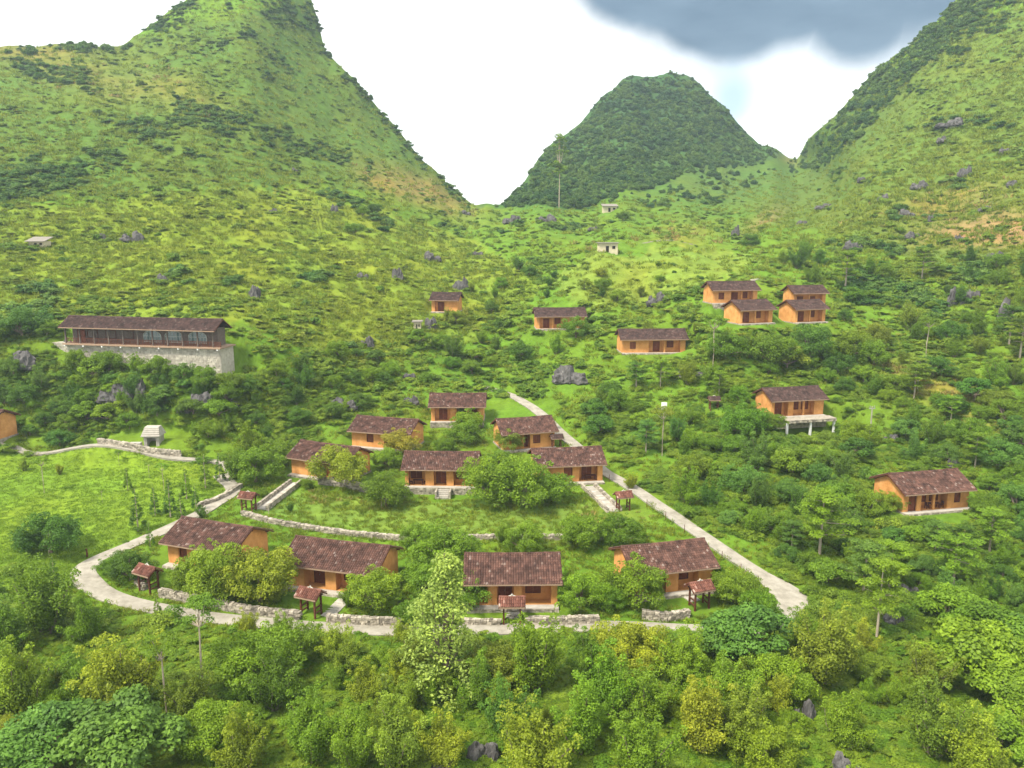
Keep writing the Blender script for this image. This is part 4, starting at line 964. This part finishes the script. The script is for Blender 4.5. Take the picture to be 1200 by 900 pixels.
HAND = [
 # foreground, below the lane
 (55,745,110,'twig','mid'),(-20,770,90,'bush','mid'),(105,752,70,'twig','bright'),(28,838,105,'twig','bright'),(95,815,80,'bush','mid'),(150,838,120,'twig','yellow'),(60,905,130,'bigleaf','blue'),(150,905,150,'bigleaf','blue'),(225,845,80,'twig','olive'),
 (240,822,62,'slender','mid'),(196,843,52,'slender','bright'),(185,720,14,'cone','bright'),(300,800,105,'bush','bright'),(320,835,90,'twig','mid'),(255,880,90,'bush','bright'),(285,905,95,'twig','yellow'),(365,895,100,'twig','bright'),(395,775,62,'twig','yellow'),(350,770,66,'bush','mid'),(432,830,72,'twig','yellow'),(415,905,90,'twig','bright'),(480,800,66,'twig','olive'),
 (523,800,124,'spire','pale',.88),(478,800,60,'bush','yellow'),(560,800,44,'twig','yellow'),(465,905,105,'twig','olive'),(520,900,85,'twig','yellow'),(575,800,75,'bush','olive'),(630,808,112,'twig','bright'),(600,868,92,'twig','dark'),(565,830,80,'twig','mid'),(680,885,110,'twig','bright'),(625,930,130,'twig','yellow'),(735,785,96,'bush','yellow'),(690,790,70,'twig','mid'),(715,840,105,'twig','bright'),(760,850,95,'twig','bright'),(800,800,95,'twig','bright'),(845,830,100,'bush','bright'),(815,880,105,'twig','yellow'),(750,915,110,'twig','bright'),(870,875,95,'twig','olive'),
 (880,775,110,'bigleaf','blue'),(850,770,75,'bigleaf','blue'),(905,818,80,'bush','bright'),(965,800,120,'twig','olive'),(1010,775,60,'twig','yellow'),(985,880,85,'twig','bright'),(1085,815,78,'twig','olive'),(1095,888,105,'twig','olive'),(1140,925,120,'twig','yellow'),(895,900,90,'bush','bright'),(940,760,60,'twig','bright'),(1027,748,58,'tier','bright',1.45),(960,655,62,'tier','bright',1.1),(1140,800,120,'bigleaf','bright'),(1185,840,100,'bigleaf','bright'),(1150,760,90,'bigleaf','mid'),(1110,735,80,'bigleaf','bright'),(1190,765,80,'bigleaf','blue'),(1170,890,90,'bigleaf','bright'),
 # village garden
 (252,698,84,'bush','yellow',1.15),(305,704,92,'bush','yellow',1.1),(222,692,52,'bush','bright',1.1),(278,700,60,'bush','bright'),(153,680,56,'bush','dark'),(132,672,34,'bush','mid'),(437,714,72,'bush','bright'),(408,712,30,'twig','bright'),(322,705,34,'twig','yellow'),(500,700,62,'bush','mid'),(545,710,62,'bush','mid'),(485,728,50,'bush','mid'),(520,668,84,'bush','mid'),(490,645,50,'bush','mid'),(615,648,58,'bush','bright'),(590,640,36,'twig','bright'),(682,640,60,'bush','bright'),(725,636,54,'bush','mid'),(680,712,66,'bush','bright'),(745,708,80,'bush','bright'),(715,712,40,'bush','mid'),(770,700,30,'twig','bright'),
 (452,592,66,'bush','mid'),(398,572,68,'bush','yellow'),(575,588,78,'bush','bright'),(613,592,86,'bush','bright'),(650,588,60,'bush','bright'),(470,532,48,'bush','gold'),(455,548,36,'bush','bright'),(597,530,42,'bush','olive'),(545,520,44,'bush','mid'),(520,530,30,'bush','mid'),(548,500,40,'bush','bright'),(585,548,34,'bush','mid'),(360,573,18,'bush','mid'),(300,565,62,'bush','mid'),(275,560,44,'twig','mid'),(320,545,50,'bush','mid'),(295,540,50,'twig','bright'),(308,582,16,'bush','mid'),(236,606,16,'twig','dark'),(860,706,60,'bush','mid'),(840,690,36,'twig','bright'),(645,503,22,'twig','yellow'),(740,572,24,'twig','yellow'),(890,730,60,'bush','bright'),
 (250,640,20,'twig','mid'),(340,600,14,'twig','dark'),
 # meadow
 (60,648,76,'bush','dark'),(36,646,36,'bush','dark'),(58,655,12,'slender','mid'),(162,622,27,'cone','dark'),(200,606,23,'cone','dark'),(182,604,17,'cone','dark'),(219,585,20,'cone','mid'),(241,572,20,'cone','mid'),(192,575,16,'slender','mid'),(52,578,22,'slender','bright'),(28,552,18,'twig','yellow'),(70,556,16,'twig','yellow'),(258,564,18,'cone','dark'),(213,612,18,'cone','dark'),(176,640,16,'cone','mid'),(230,598,16,'cone','dark'),(150,575,14,'cone','mid'),(120,590,9,'slender','mid'),(140,547,9,'slender','mid'),(175,560,9,'slender','mid'),(65,690,20,'cone','dark'),
 # slopes
 (776,533,30,'slender','olive'),(880,290,24,'bush','dark'),(440,250,22,'bush','dark'),(1003,520,44,'bush','bright'),(1155,605,40,'bush','mid'),(1045,600,36,'bush','yellow'),(1020,604,46,'bush','mid'),(905,505,36,'bush','mid'),(870,510,60,'bush','mid'),(760,395,30,'twig','olive'),(675,395,36,'bush','mid'),(536,380,26,'bush','olive'),(524,374,15,'twig','olive'),(545,374,16,'twig','pale'),(425,255,18,'bush','mid'),(730,262,16,'bush','dark'),(92,430,34,'bush','mid'),(128,436,40,'bush','mid'),(160,440,30,'twig','bright'),(185,444,40,'bush','mid'),(215,447,34,'bush','dark'),(240,454,40,'bush','mid'),(270,456,34,'bush','mid'),(110,446,40,'bigleaf','bright'),(26,395,52,'bush','dark'),(-5,400,40,'bush','mid'),(55,392,24,'bush','mid'),(655,242,24,'giant','mid',.95),
 (990,340,36,'tier','bright'),(1080,330,30,'tier','mid'),(1035,330,30,'bush','mid'),(950,420,60,'bush','dark'),(900,430,60,'bush','mid'),(850,420,50,'bush','mid'),(1000,420,50,'bush','mid'),(835,430,30,'slender','mid'),(1085,420,24,'slender','mid'),(415,275,24,'bush','bright'),
]
for a in HAND: plant(*a)
def hit_house(cx, base, w):
    x0, x1, y0, y1 = cx - w / 2, cx + w / 2, base - w * .8, base
    for (hx0, hy0, hx1, hy1) in KEEP:
        if x1 > hx0 and x0 < hx1 and y1 > hy0 + 2 and y0 < hy1: return True
    return False
KEEP = []
for h in HOUSES:
    M_ = Matrix.Translation(h['q']) @ Matrix.Rotation(h['phi'], 4, 'Z'); pts = [proj(M_ @ Vector((x, y, z))) for x in (-h['L'] / 2, h['L'] / 2) for y in (-.8, h['D']) for z in (-.6, h['h'] + 1)]
    KEEP.append((min(p[0] for p in pts), min(p[1] for p in pts), max(p[0] for p in pts), max(p[1] for p in pts)))
KEEP += [(66, 376, 276, 420), (225, 400, 270, 436), (110, 500, 215, 534), (700, 280, 727, 296), (705, 240, 725, 251), (645, 415, 692, 455), (772, 466, 784, 484), (1014, 470, 1024, 505), (828, 472, 844, 485), (568, 450, 648, 494), (705, 545, 760, 605)]
spots = [(p['px'], p['base'], 30) for p in PLACED]
def wild(poly, n, w0, w1, kinds, tints, gap=.55):
    xs = [p[0] for p in poly]; ys = [p[1] for p in poly]; k = 0; tries = 0
    while k < n and tries < n * 60:
        tries += 1; x = random.uniform(min(xs), max(xs)); y = random.uniform(min(ys), max(ys))
        if not inpoly(np.array([x]), np.array([y]), poly)[0]: continue
        w = random.uniform(w0, w1)
        if hit_house(x, y, w): continue
        if any(abs(x - a) < gap * (w + c) / 2 and abs(y - b) < gap * .62 * (w + c) / 2 for a, b, c in spots): continue
        _, _, _, i, j = Gs(np.array([x]), np.array([y]))
        if EXCL[i[0], j[0]]: continue
        spots.append((x, y, w)); plant(x, y, w, random.choice(kinds), random.choice(tints)); k += 1
wild([(745,560),(765,505),(880,515),(1000,520),(1200,500),(1215,720),(1010,700),(950,680),(880,640)], 74, 30, 62, ['bush', 'bush', 'bigleaf', 'twig', 'twig', 'bush', 'bigleaf', 'tier'], ['mid', 'mid', 'bright', 'dark', 'blue'])
wild([(650,440),(700,425),(830,425),(1000,395),(1215,370),(1215,500),(900,510),(760,505),(700,520)], 60, 22, 46, ['bush', 'bush', 'bigleaf', 'twig', 'bush', 'twig', 'tier'], ['mid', 'mid', 'bright', 'dark', 'olive'])
wild([(280,450),(420,410),(560,400),(700,400),(620,445),(520,460),(420,480),(300,520)], 34, 16, 34, ['bush', 'bush', 'twig', 'bigleaf'], ['mid', 'dark', 'bright'])
wild([(-30,440),(60,425),(220,445),(300,450),(310,525),(225,512),(0,526),(-30,520)], 38, 20, 42, ['bush', 'bigleaf', 'bush', 'twig'], ['mid', 'dark', 'blue', 'bright'])
wild([(520,300),(700,300),(820,340),(820,400),(700,400),(560,395)], 22, 12, 24, ['bush', 'twig'], ['mid', 'dark', 'olive'])
wild([(900,300),(1210,300),(1210,380),(980,380)], 26, 16, 32, ['bush', 'bigleaf', 'twig'], ['mid', 'dark', 'olive'])
wild([(-40,775),(480,785),(700,800),(900,790),(1210,740),(1210,905),(-40,905)], 46, 34, 62, ['twig', 'twig', 'bush'], ['bright', 'yellow', 'bright', 'olive', 'mid'], .42)
wild([(250,790),(480,790),(480,740),(260,740)], 3, 30, 50, ['twig'], ['yellow', 'bright'])

# ------------------------------------------------------------------ rocks
def rock_mesh(seed):
    g = np.random.default_rng(seed); bm = bmesh.new()
    for k in range(5):
        r = bmesh.ops.create_icosphere(bm, subdivisions=3, radius=1.0)
        cx, cy_ = g.uniform(-.55, .55), g.uniform(-.3, .3); sx, sy, sz = g.uniform(.3, .55), g.uniform(.3, .5), g.uniform(.45, 1.0) * (1 - .35 * abs(cx))
        for v in r['verts']:
            p = v.co.copy(); n = mnoise.fractal(p * 1.4 + Vector((seed, k, 0)), .7, 2.2, 4); rid = abs(mnoise.noise(Vector((p.x * 3.2 + seed, p.y * 3.2, p.z * .9 + k))))
            p *= 1 + .34 * n - .35 * rid; v.co = Vector((cx + p.x * sx, cy_ + p.y * sy, p.z * sz * (1.25 if p.z > 0 else .6)))
    m = bpy.data.meshes.new('rock'); bm.to_mesh(m); bm.free(); m.materials.append(MAT['rock']); return m
ROCKM = [rock_mesh(s) for s in (3, 8, 15, 21, 34)]
ROCKS = [(668,448,46,30),(298,347,26,20),(392,251,14,14),(540,338,22,20),(770,358,26,20),(137,470,46,30),(166,465,24,28),(238,471,40,18),(112,492,26,18),(402,478,36,18),(272,474,20,12),(431,403,24,16),(480,444,20,10),(481,474,24,14),(155,278,28,16),(118,277,14,10),(505,303,30,14),(466,328,20,16),(1122,356,30,26),(1178,372,28,30),(1012,212,16,8),(1115,150,44,12),(1177,178,16,10),(1130,208,20,18),(1078,222,24,14),(966,242,22,9),(1062,253,26,12),(1090,260,10,10),(1000,292,26,14),(1068,276,24,10),(1124,284,14,9),(862,276,14,16),(566,892,52,34),(520,905,40,20),(944,848,36,36),(1023,826,13,18),(990,905,50,28),(1150,852,36,30),(1042,648,30,14),(1062,692,32,14),(1050,730,34,18),(1082,708,22,14),(1186,742,24,18),(232,868,26,20),(724,856,18,14),(320,247,12,8),(345,200,10,6),(30,425,50,24),(190,330,18,12),(425,325,16,9),(810,440,34,14),(1045,515,26,12),(1140,350,22,14),(1165,305,24,14),(640,262,26,12),(600,262,24,14),(545,250,18,7),(355,450,18,10),(95,500,18,10),(985,545,18,10),(1120,545,22,12),(12,672,6,4),(560,298,18,8),(695,270,16,7),(1105,168,18,10),(1155,250,20,9),(215,480,24,12),(505,385,20,18),(524,360,14,12),(80,395,14,16),(1190,215,20,10),(1035,235,18,10),(940,262,16,7)]
for i, (x, b, w, hgt) in enumerate(ROCKS):
    q = G0(x, b); k = 1 / pxm(q); o = link('rock_outcrop', ROCKM[i % 5]); o.location = q; o.rotation_euler = (0, 0, random.uniform(-.5, .5) + (math.pi if i % 2 else 0)); s = w * k * .52
    o.scale = (s, s * .8, hgt * k / 1.6)
    PLACED.append(dict(o=o, px=x, py=b - hgt / 2, desc=('wide' if w > 1.6 * hgt else 'blocky' if w > hgt else 'upright') + ' grey limestone outcrop', cat='rock', grp='grey karst outcrops on the slopes', base=b))

# ------------------------------------------------------------------ undergrowth, grass and far woods: what nobody could count
def proto_obj(name, V, mat):
    return bpy.data.objects.new(name, np_mesh(name, V[0], V[1], mat, {'lv': V[2]}))
def tuft(seed, n, hgt, spread, mat, name, w=.035, lean=.5):
    g = np.random.default_rng(seed); a = g.uniform(0, 6.28, n); r = spread * np.sqrt(g.random(n)); base = np.stack([r * np.cos(a), r * np.sin(a), np.full(n, -.03)], -1)
    d = np.stack([g.normal(size=n) * lean + np.cos(a) * .3, g.normal(size=n) * lean + np.sin(a) * .3, np.ones(n)], -1); h_ = hgt * g.uniform(.5, 1.1, n); tip = base + unit(d) * h_[:, None]; mid = (base + tip) / 2 + np.array((0, 0, 1)) * h_[:, None] * .12
    sd = unit(np.cross(d, g.normal(size=(n, 3)))) * w; V = np.stack([base - sd, base + sd, mid + sd * .8, tip, mid - sd * .8], 1).reshape(-1, 3); Fc = np.arange(5 * n).reshape(n, 5)
    return proto_obj(name, (V, Fc, np.repeat(g.uniform(.1, .8, n), 5)), mat)
def scrub(seed, mat, name, n, per, leaf, flat=.7, up=.5):
    g = np.random.default_rng(seed); cl = []
    for i in range(n):
        a = g.uniform(0, 6.28); e = math.asin(g.uniform(0, 1)); rr = g.uniform(.3, .85); cl.append(((rr * math.cos(a) * math.cos(e), rr * math.sin(a) * math.cos(e), .1 + .75 * rr * math.sin(e)), g.uniform(.2, .42)))
    return proto_obj(name, cloud(cl, per, leaf, g, up, flat, .4), mat)
def scatter(name, protos, px, py, scl, lab_kind='stuff'):
    """one object: plants growing at survey points"""
    X, Y, Z, i, j = Gs(px, py); m = bpy.data.meshes.new(name); n = len(X); m.vertices.add(n); m.vertices.foreach_set('co', np.stack([X, Y, Z], -1).astype(np.float32).ravel())
    m.attributes.new('scl', 'FLOAT_VECTOR', 'POINT').data.foreach_set('vector', scl.astype(np.float32).ravel())
    rot = np.zeros((n, 3), np.float32); rot[:, 2] = rng.uniform(0, 6.28, n); rot[:, :2] = rng.normal(size=(n, 2)) * .12
    m.attributes.new('rot', 'FLOAT_VECTOR', 'POINT').data.foreach_set('vector', rot.ravel())
    m.attributes.new('idx', 'INT', 'POINT').data.foreach_set('value', rng.integers(0, len(protos), n).astype(np.int32))
    o = link(name, m); tag(o, kind='stuff')
    ng = bpy.data.node_groups.new(name, 'GeometryNodeTree'); ng.interface.new_socket('Geometry', in_out='INPUT', socket_type='NodeSocketGeometry'); ng.interface.new_socket('Geometry', in_out='OUTPUT', socket_type='NodeSocketGeometry')
    gi = ng.nodes.new('NodeGroupInput'); go = ng.nodes.new('NodeGroupOutput'); jn = ng.nodes.new('GeometryNodeJoinGeometry')
    def attr(nm, ty):
        a = ng.nodes.new('GeometryNodeInputNamedAttribute'); a.data_type = ty; a.inputs['Name'].default_value = nm; return a.outputs[0]
    s, r, k = attr('scl', 'FLOAT_VECTOR'), attr('rot', 'FLOAT_VECTOR'), attr('idx', 'INT')
    e2r = ng.nodes.new('FunctionNodeEulerToRotation'); ng.links.new(r, e2r.inputs[0])
    for t, p in enumerate(protos):
        cmp = ng.nodes.new('FunctionNodeCompare'); cmp.data_type = 'INT'; cmp.operation = 'EQUAL'
        ins = [q for q in cmp.inputs if q.type == 'INT']; ng.links.new(k, ins[0]); ins[1].default_value = t
        oi = ng.nodes.new('GeometryNodeObjectInfo'); oi.inputs['Object'].default_value = p; oi.inputs['As Instance'].default_value = True
        ip = ng.nodes.new('GeometryNodeInstanceOnPoints'); ng.links.new(gi.outputs[0], ip.inputs['Points']); ng.links.new(cmp.outputs[0], ip.inputs['Selection']); ng.links.new(oi.outputs['Geometry'], ip.inputs['Instance'])
        ng.links.new(e2r.outputs[0], ip.inputs['Rotation']); ng.links.new(s, ip.inputs['Scale']); ng.links.new(ip.outputs[0], jn.inputs[0])
    ng.links.new(jn.outputs[0], go.inputs[0])
    md = o.modifiers.new('grow', 'NODES'); md.node_group = ng
    return o
def sample(n, box, dens):
    px = rng.uniform(box[0], box[2], n); py = rng.uniform(box[1], box[3], n); top = np.interp(px, SKY[:, 0], SKY[:, 1]); ok = py > top + 1
    px, py = px[ok], py[ok]; X, Y, Z, i, j = Gs(px, py); ok = ~EXCL[i, j] & (rng.random(len(px)) < dens(px, py)); return px[ok], py[ok]
def clear_of_houses(px, py, below=10):
    ok = np.ones(len(px), bool)
    for (x0, y0, x1, y1) in KEEP: ok &= ~((px > x0 - 2) & (px < x1 + 2) & (py > y0 + .4 * (y1 - y0)) & (py < y1 + below * .5))
    return ok
def hwid(px, py): return 1.0 / pxm((0, Gs(px, py)[1], Gs(px, py)[2]))     # metres per pixel
def blobs(px, py, L_):
    d = np.zeros(len(px))
    for cx, cy_, rx, ry, rot, w in L_: d = np.maximum(d, w * soft(px, py, cx, cy_, rx, ry, rot))
    return d
nval = lambda px, py, s, o=0: np.array([mnoise.noise(Vector((a / s, b / s * 1.6, 3.3 + o))) for a, b in zip(px, py)])
DARKB = [(55,85,70,16,.3,1),(105,105,40,10,.5,.8),(250,140,80,22,.1,1),(330,165,60,18,.35,1),(385,180,70,13,.3,1),(170,150,50,14,.2,.9),(60,205,70,24,0,1),(15,215,50,26,0,1),(120,195,40,22,0,.8),(200,175,60,10,.2,.6),(300,60,90,50,.9,.5),(340,20,60,70,0,.6),(200,20,60,26,-.7,.8),(400,235,40,12,.3,.9),(30,370,60,18,0,.9),(260,285,40,10,0,.4),(70,340,60,14,0,.5),(250,330,80,12,0,.5),(360,330,60,10,0,.4),(455,265,60,12,.3,.6),
         (560,270,70,10,0,.6),(650,265,90,10,0,.5),(1080,60,80,26,-.8,.9),(1150,30,80,24,-.7,.7),(1040,115,60,18,-.8,.9),(1100,90,70,14,-.6,.6),(980,205,60,14,-.7,.5),(1115,145,60,10,-.05,.8),(1170,170,40,12,0,.5),(1100,215,90,12,.2,.5),(1010,215,30,8,0,.5),(1070,250,90,12,0,.6),(1170,150,60,12,0,.6),(820,235,60,10,0,.5),(1040,290,110,10,.05,.6),(1150,320,60,14,.1,.6),(1050,345,140,22,.1,.7)]
GRASSY = [(-200,230),(0,240),(300,215),(450,245),(560,290),(620,320),(560,390),(430,425),(300,395),(280,350),(60,350),(-200,380)]
# 1 forest on the wooded hill and along the right ridge
def d_forest(px, py):
    a = inpoly(px, py, [(575,245),(640,165),(700,105),(780,70),(860,110),(925,180),(880,195),(800,205),(740,225),(690,242)]) * 1.0
    b = inpoly(px, py, [(915,186),(945,160),(1000,105),(1060,50),(1130,-10),(1200,-80),(1230,-80),(1150,20),(1060,100),(1010,160),(960,200),(930,205)]) * .55
    c = inpoly(px, py, [(700,240),(860,195),(925,185),(900,215),(820,240)]) * .12
    return np.maximum(np.maximum(a, b), c)
px, py = sample(26000, (560, -90, 1240, 250), d_forest); mpp = hwid(px, py)
s = np.clip(rng.lognormal(.5, .36, len(px)), .9, 3.6); s *= np.where(py < np.interp(px, SKY[:, 0], SKY[:, 1]) + 9, .62, 1); scatter('forest', [scrub(900 + k, MAT['forest_leaf'], 'forest_crown', 18, 90, .095, .9, .4) for k in range(3)], px, py, np.stack([s, s, s * rng.uniform(.8, 1.35, len(px))], -1))
# 2 dark thickets on the hillsides
px, py = sample(48000, (-250, -60, 1450, 420), lambda a, b: np.clip((blobs(a + 18 * nval(a, b, 40), b, DARKB) + .55 * nval(a, b, 28, 8) - .42) * 3, 0, .9) * (b > np.interp(a, SKY[:, 0], SKY[:, 1]))); ok = clear_of_houses(px, py, 6); px, py = px[ok], py[ok]
s = rng.uniform(.7, 2.6, len(px)); scatter('hillside_thicket', [scrub(930 + k, MAT['darkscrub_leaf'], 'thicket_bush', 14, 70, .10) for k in range(3)], px, py, np.stack([s, s, s * rng.uniform(.6, 1.0, len(px))], -1))
# brush along the ridge lines
a_ = rng.uniform(-200, 1400, 2200); b_ = np.interp(a_, SKY[:, 0], SKY[:, 1]) + rng.uniform(1, 7, len(a_)) ** 1.2; k_ = (rng.random(len(a_)) < np.clip(.35 + 1.4 * nval(a_, b_, 14, 6), .03, 1)) & ((a_ < 560) | (a_ > 1000)); a_, b_ = a_[k_], b_[k_]; s = rng.uniform(.8, 2.6, len(a_))
scatter('ridge_brush', [scrub(880 + k, MAT['darkscrub_leaf'], 'ridge_bush', 12, 60, .12) for k in range(3)], a_, b_, np.stack([s, s, s * rng.uniform(.6, 1.3, len(a_))], -1))
# 3 green scrub over the middle slopes
def d_mid(px, py):
    d = np.full(len(px), .95); d[inpoly(px, py, GRASSY)] = .16
    d[py < 245] = .30; d[(px > 870) & (py < 300)] = .16
    d[inpoly(px, py, [(640,335),(700,295),(840,292),(900,315),(830,335),(700,360)])] = .12
    d[inpoly(px, py, VILLAGE)] = .035; d[inpoly(px, py, LAWN)] = 0
    d[inpoly(px, py, [(1030,420),(1200,440),(1200,520),(1130,500)])] = .2
    d[inpoly(px, py, [(560,60),(930,60),(930,200),(700,240),(560,250)])] = .02
    return d * np.clip(.75 + 1.6 * nval(px, py, 45, 9), .05, 1.6) * np.where(py > 740, .55, 1)
px, py = sample(60000, (-250, -60, 1450, 740), d_mid); rk = np.array([(x, b, w, h_) for x, b, w, h_ in ROCKS if b < 720], float).repeat(9, 0); px = np.r_[px, rk[:, 0] + rng.normal(size=len(rk)) * rk[:, 2] * .42]; py = np.r_[py, rk[:, 1] + rng.uniform(-.25, .25, len(rk)) * rk[:, 3]]; ok = clear_of_houses(px, py, 10); px, py = px[ok], py[ok]; Y = Gs(px, py)[1]
s = np.clip(rng.lognormal(-.15, .4, len(px)), .45, 2.2) * np.where(inpoly(px, py, VILLAGE), .45, 1); hz = rng.uniform(.5, 1.0, len(px))
nr = Y < 150
scatter('slope_undergrowth', [scrub(950 + k, MAT['scrub_leaf'], 'scrub_bush', 14, 70, .10) for k in range(4)], px[~nr], py[~nr], np.stack([s, s, s * hz], -1)[~nr])
scatter('village_undergrowth', [scrub(970 + k, MAT['scrub_leaf'], 'leafy_bush', 20, 140, .05) for k in range(4)], px[nr], py[nr], np.stack([s, s, s * hz], -1)[nr])
# 4 leafy ground cover of the foreground
px, py = sample(26000, (-250, 735, 1450, 1080), lambda a, b: np.clip(.8 + .5 * nval(a, b, 60, 4), .2, 1) * np.where((a < 480) & (b < 780), .6, 1)); s = np.clip(rng.lognormal(-.62, .42, len(px)), .25, 1.5)
scatter('ground_cover', [scrub(990 + k, MAT['cover_leaf'] if 'cover_leaf' in MAT else MAT['scrub_leaf'], 'cover_plant', 14, 100, .065, .5, .8) for k in range(4)], px, py, np.stack([s, s, s * rng.uniform(.4, .8, len(px))], -1))
# 5 grass
def d_grass(px, py):
    d = np.full(len(px), .35); d[inpoly(px, py, GRASSY)] = 1; d[(py < 250)] = .6; d[(px > 870) & (py < 330)] = .9; d[inpoly(px, py, [(560,60),(930,60),(930,200),(700,240),(560,250)])] = 0
    d[inpoly(px, py, VILLAGE)] = .8; d[inpoly(px, py, LAWN)] = 0; d[py > 740] = .5; return d
px, py = sample(110000, (-200, -60, 1400, 1000), d_grass); ok = clear_of_houses(px, py, 2); px, py = px[ok], py[ok]; Y = Gs(px, py)[1]
s = rng.uniform(.6, 1.3, len(px)) * np.clip(Y / 110, .75, 2.4)
scatter('wild_grass', [tuft(20 + k, 26, .62, .42, MAT['grass_blade'], 'grass_tuft') for k in range(4)], px, py, np.stack([s, s, s * .8], -1))
px, py = sample(16000, (-200, 530, 280, 720), lambda a, b: inpoly(a, b, LAWN) * 1.0); s = rng.uniform(.5, 1.1, len(px))
scatter('lawn_grass', [tuft(40 + k, 26, .22, .5, MAT['lawn_blade'], 'lawn_tuft', .03, .7) for k in range(3)], px, py, np.stack([s, s, s], -1))
DRY = [(500,225,60,16,.45,1),(450,215,40,12,.4,.6),(1120,235,80,16,-.2,.5),(110,95,90,18,.25,.3),(200,105,80,20,.35,.25),(1130,470,75,24,.55,1),(1070,440,60,20,.5,.7),(895,260,30,8,-.5,.7),(800,275,40,14,0,.7),(690,288,20,10,0,.8),(1160,275,60,10,0,.25),(1180,250,60,12,0,.5),(400,590,60,16,0,.3),(715,610,40,18,0,.5)]
px, py = sample(30000, (-200, 30, 1400, 700), lambda a, b: blobs(a, b, DRY) * .8); Y = Gs(px, py)[1]; s = rng.uniform(.7, 1.4, len(px)) * np.clip(Y / 110, .75, 2.2)
scatter('dry_grass', [tuft(60 + k, 24, .7, .42, MAT['dry_blade'], 'dry_tuft') for k in range(3)], px, py, np.stack([s, s, s * .8], -1))

# 6 low bushlets that roughen the grass slopes
px, py = sample(30000, (-250, -60, 1450, 430), lambda a, b: np.where(inpoly(a, b, GRASSY), .5, np.where(b < 260, .45, np.where(a > 860, .4, .05))) * np.clip(.6 + 1.5 * nval(a, b, 30, 5), .05, 1.5) * ~inpoly(a, b, [(560,60),(930,60),(930,200),(700,240),(560,250)])); ok = clear_of_houses(px, py, 6); px, py = px[ok], py[ok]
s = rng.uniform(.5, 1.5, len(px)); scatter('low_bushes', [scrub(810 + k, MAT['low_leaf'], 'low_bush', 10, 60, .12) for k in range(3)], px, py, np.stack([s * 1.2, s, s * rng.uniform(.25, .5, len(px))], -1))
# air: pale even haze round the whole valley
def haze():
    m = bpy.data.materials.new('valley_haze'); m.use_nodes = True; t = m.node_tree; t.nodes.clear(); out = N(t, 'ShaderNodeOutputMaterial'); v = N(t, 'ShaderNodeVolumePrincipled')
    v.inputs['Color'].default_value = (.70, .86, 1.0, 1); v.inputs['Density'].default_value = HAZE; v.inputs['Anisotropy'].default_value = .2
    t.links.new(v.outputs[0], out.inputs['Volume']); b = MB(); b.box(-2600, 2600, -150, 1310, -27, 240); tag(b.obj('haze', m), kind='stuff')
HAZE = .00024
haze()
# ------------------------------------------------------------------ labels for the plants and rocks, from what stands near each
MARKS = [('the restaurant', 175, 400), ('the stone shelter', 178, 515), ('the lane bend', 105, 672), ('the hidden front house', 250, 640), ('the house with creeper', 400, 660), ('the square facing gate', 600, 700), ('the right front gate', 820, 690), ('the right lane end', 928, 705), ('the parapet steps', 325, 580), ('the middle cluster house', 518, 548), ('the topmost cluster house', 536, 478),
         ('the long stone stairs', 705, 585), ('the terrace house', 930, 482), ('the far right house', 1090, 575), ('the streaked boulder', 668, 432), ('the hillside four houses', 910, 365), ('the long upper house', 766, 400), ('the lone upper house', 657, 375), ('the cream hut', 713, 287), ('the white pole', 1019, 495), ('the pale flowering tree', 523, 735), ('the half hidden house', 523, 357), ('the white sign', 778, 475), ('the grass slope hut', 43, 284), ('the dip below the ridge', 570, 242), ('the bare earth patch', 1150, 272), ('the tiered tree', 1027, 690), ('the tiny pale hut', 489, 384)]
ORD = ['', 'second ', 'third ', 'fourth ', 'fifth ', 'sixth ', 'seventh ', 'eighth ', 'ninth ', 'tenth ', 'eleventh ', 'twelfth ']
def name_wild():
    gr = {}
    for p in PLACED:
        if p['o'].name.startswith('flowering'): tag(p['o'], 'tall pale cream green flowering tree standing alone before the lane', 'tree'); continue
        if p['o'].name.startswith('tall_tree'): tag(p['o'], 'very tall thin tree against the wooded hill above the valley dip', 'tree'); continue
        best = min(MARKS, key=lambda m: (p['px'] - m[1]) ** 2 + ((p['py'] - m[2]) * 1.2) ** 2)
        dx, dy = p['px'] - best[1], p['py'] - best[2]; side = ('right of' if dx > 0 else 'left of') if abs(dx) > abs(dy) else ('below' if dy > 0 else 'above')
        gr.setdefault((p['desc'], best[0], side), []).append((math.hypot(dx, dy), p))
    for (d, lm, side), L_ in gr.items():
        L_.sort(key=lambda t: t[0])
        for k, (_, p) in enumerate(L_):
            lab = f"{d} {side} {lm}" if len(L_) == 1 else f"{d} {side} {lm}, {ORD[k] if k < len(ORD) else str(k) + 'th '}closest to it"
            tag(p['o'], lab, p['cat'], p['grp'])
name_wild()
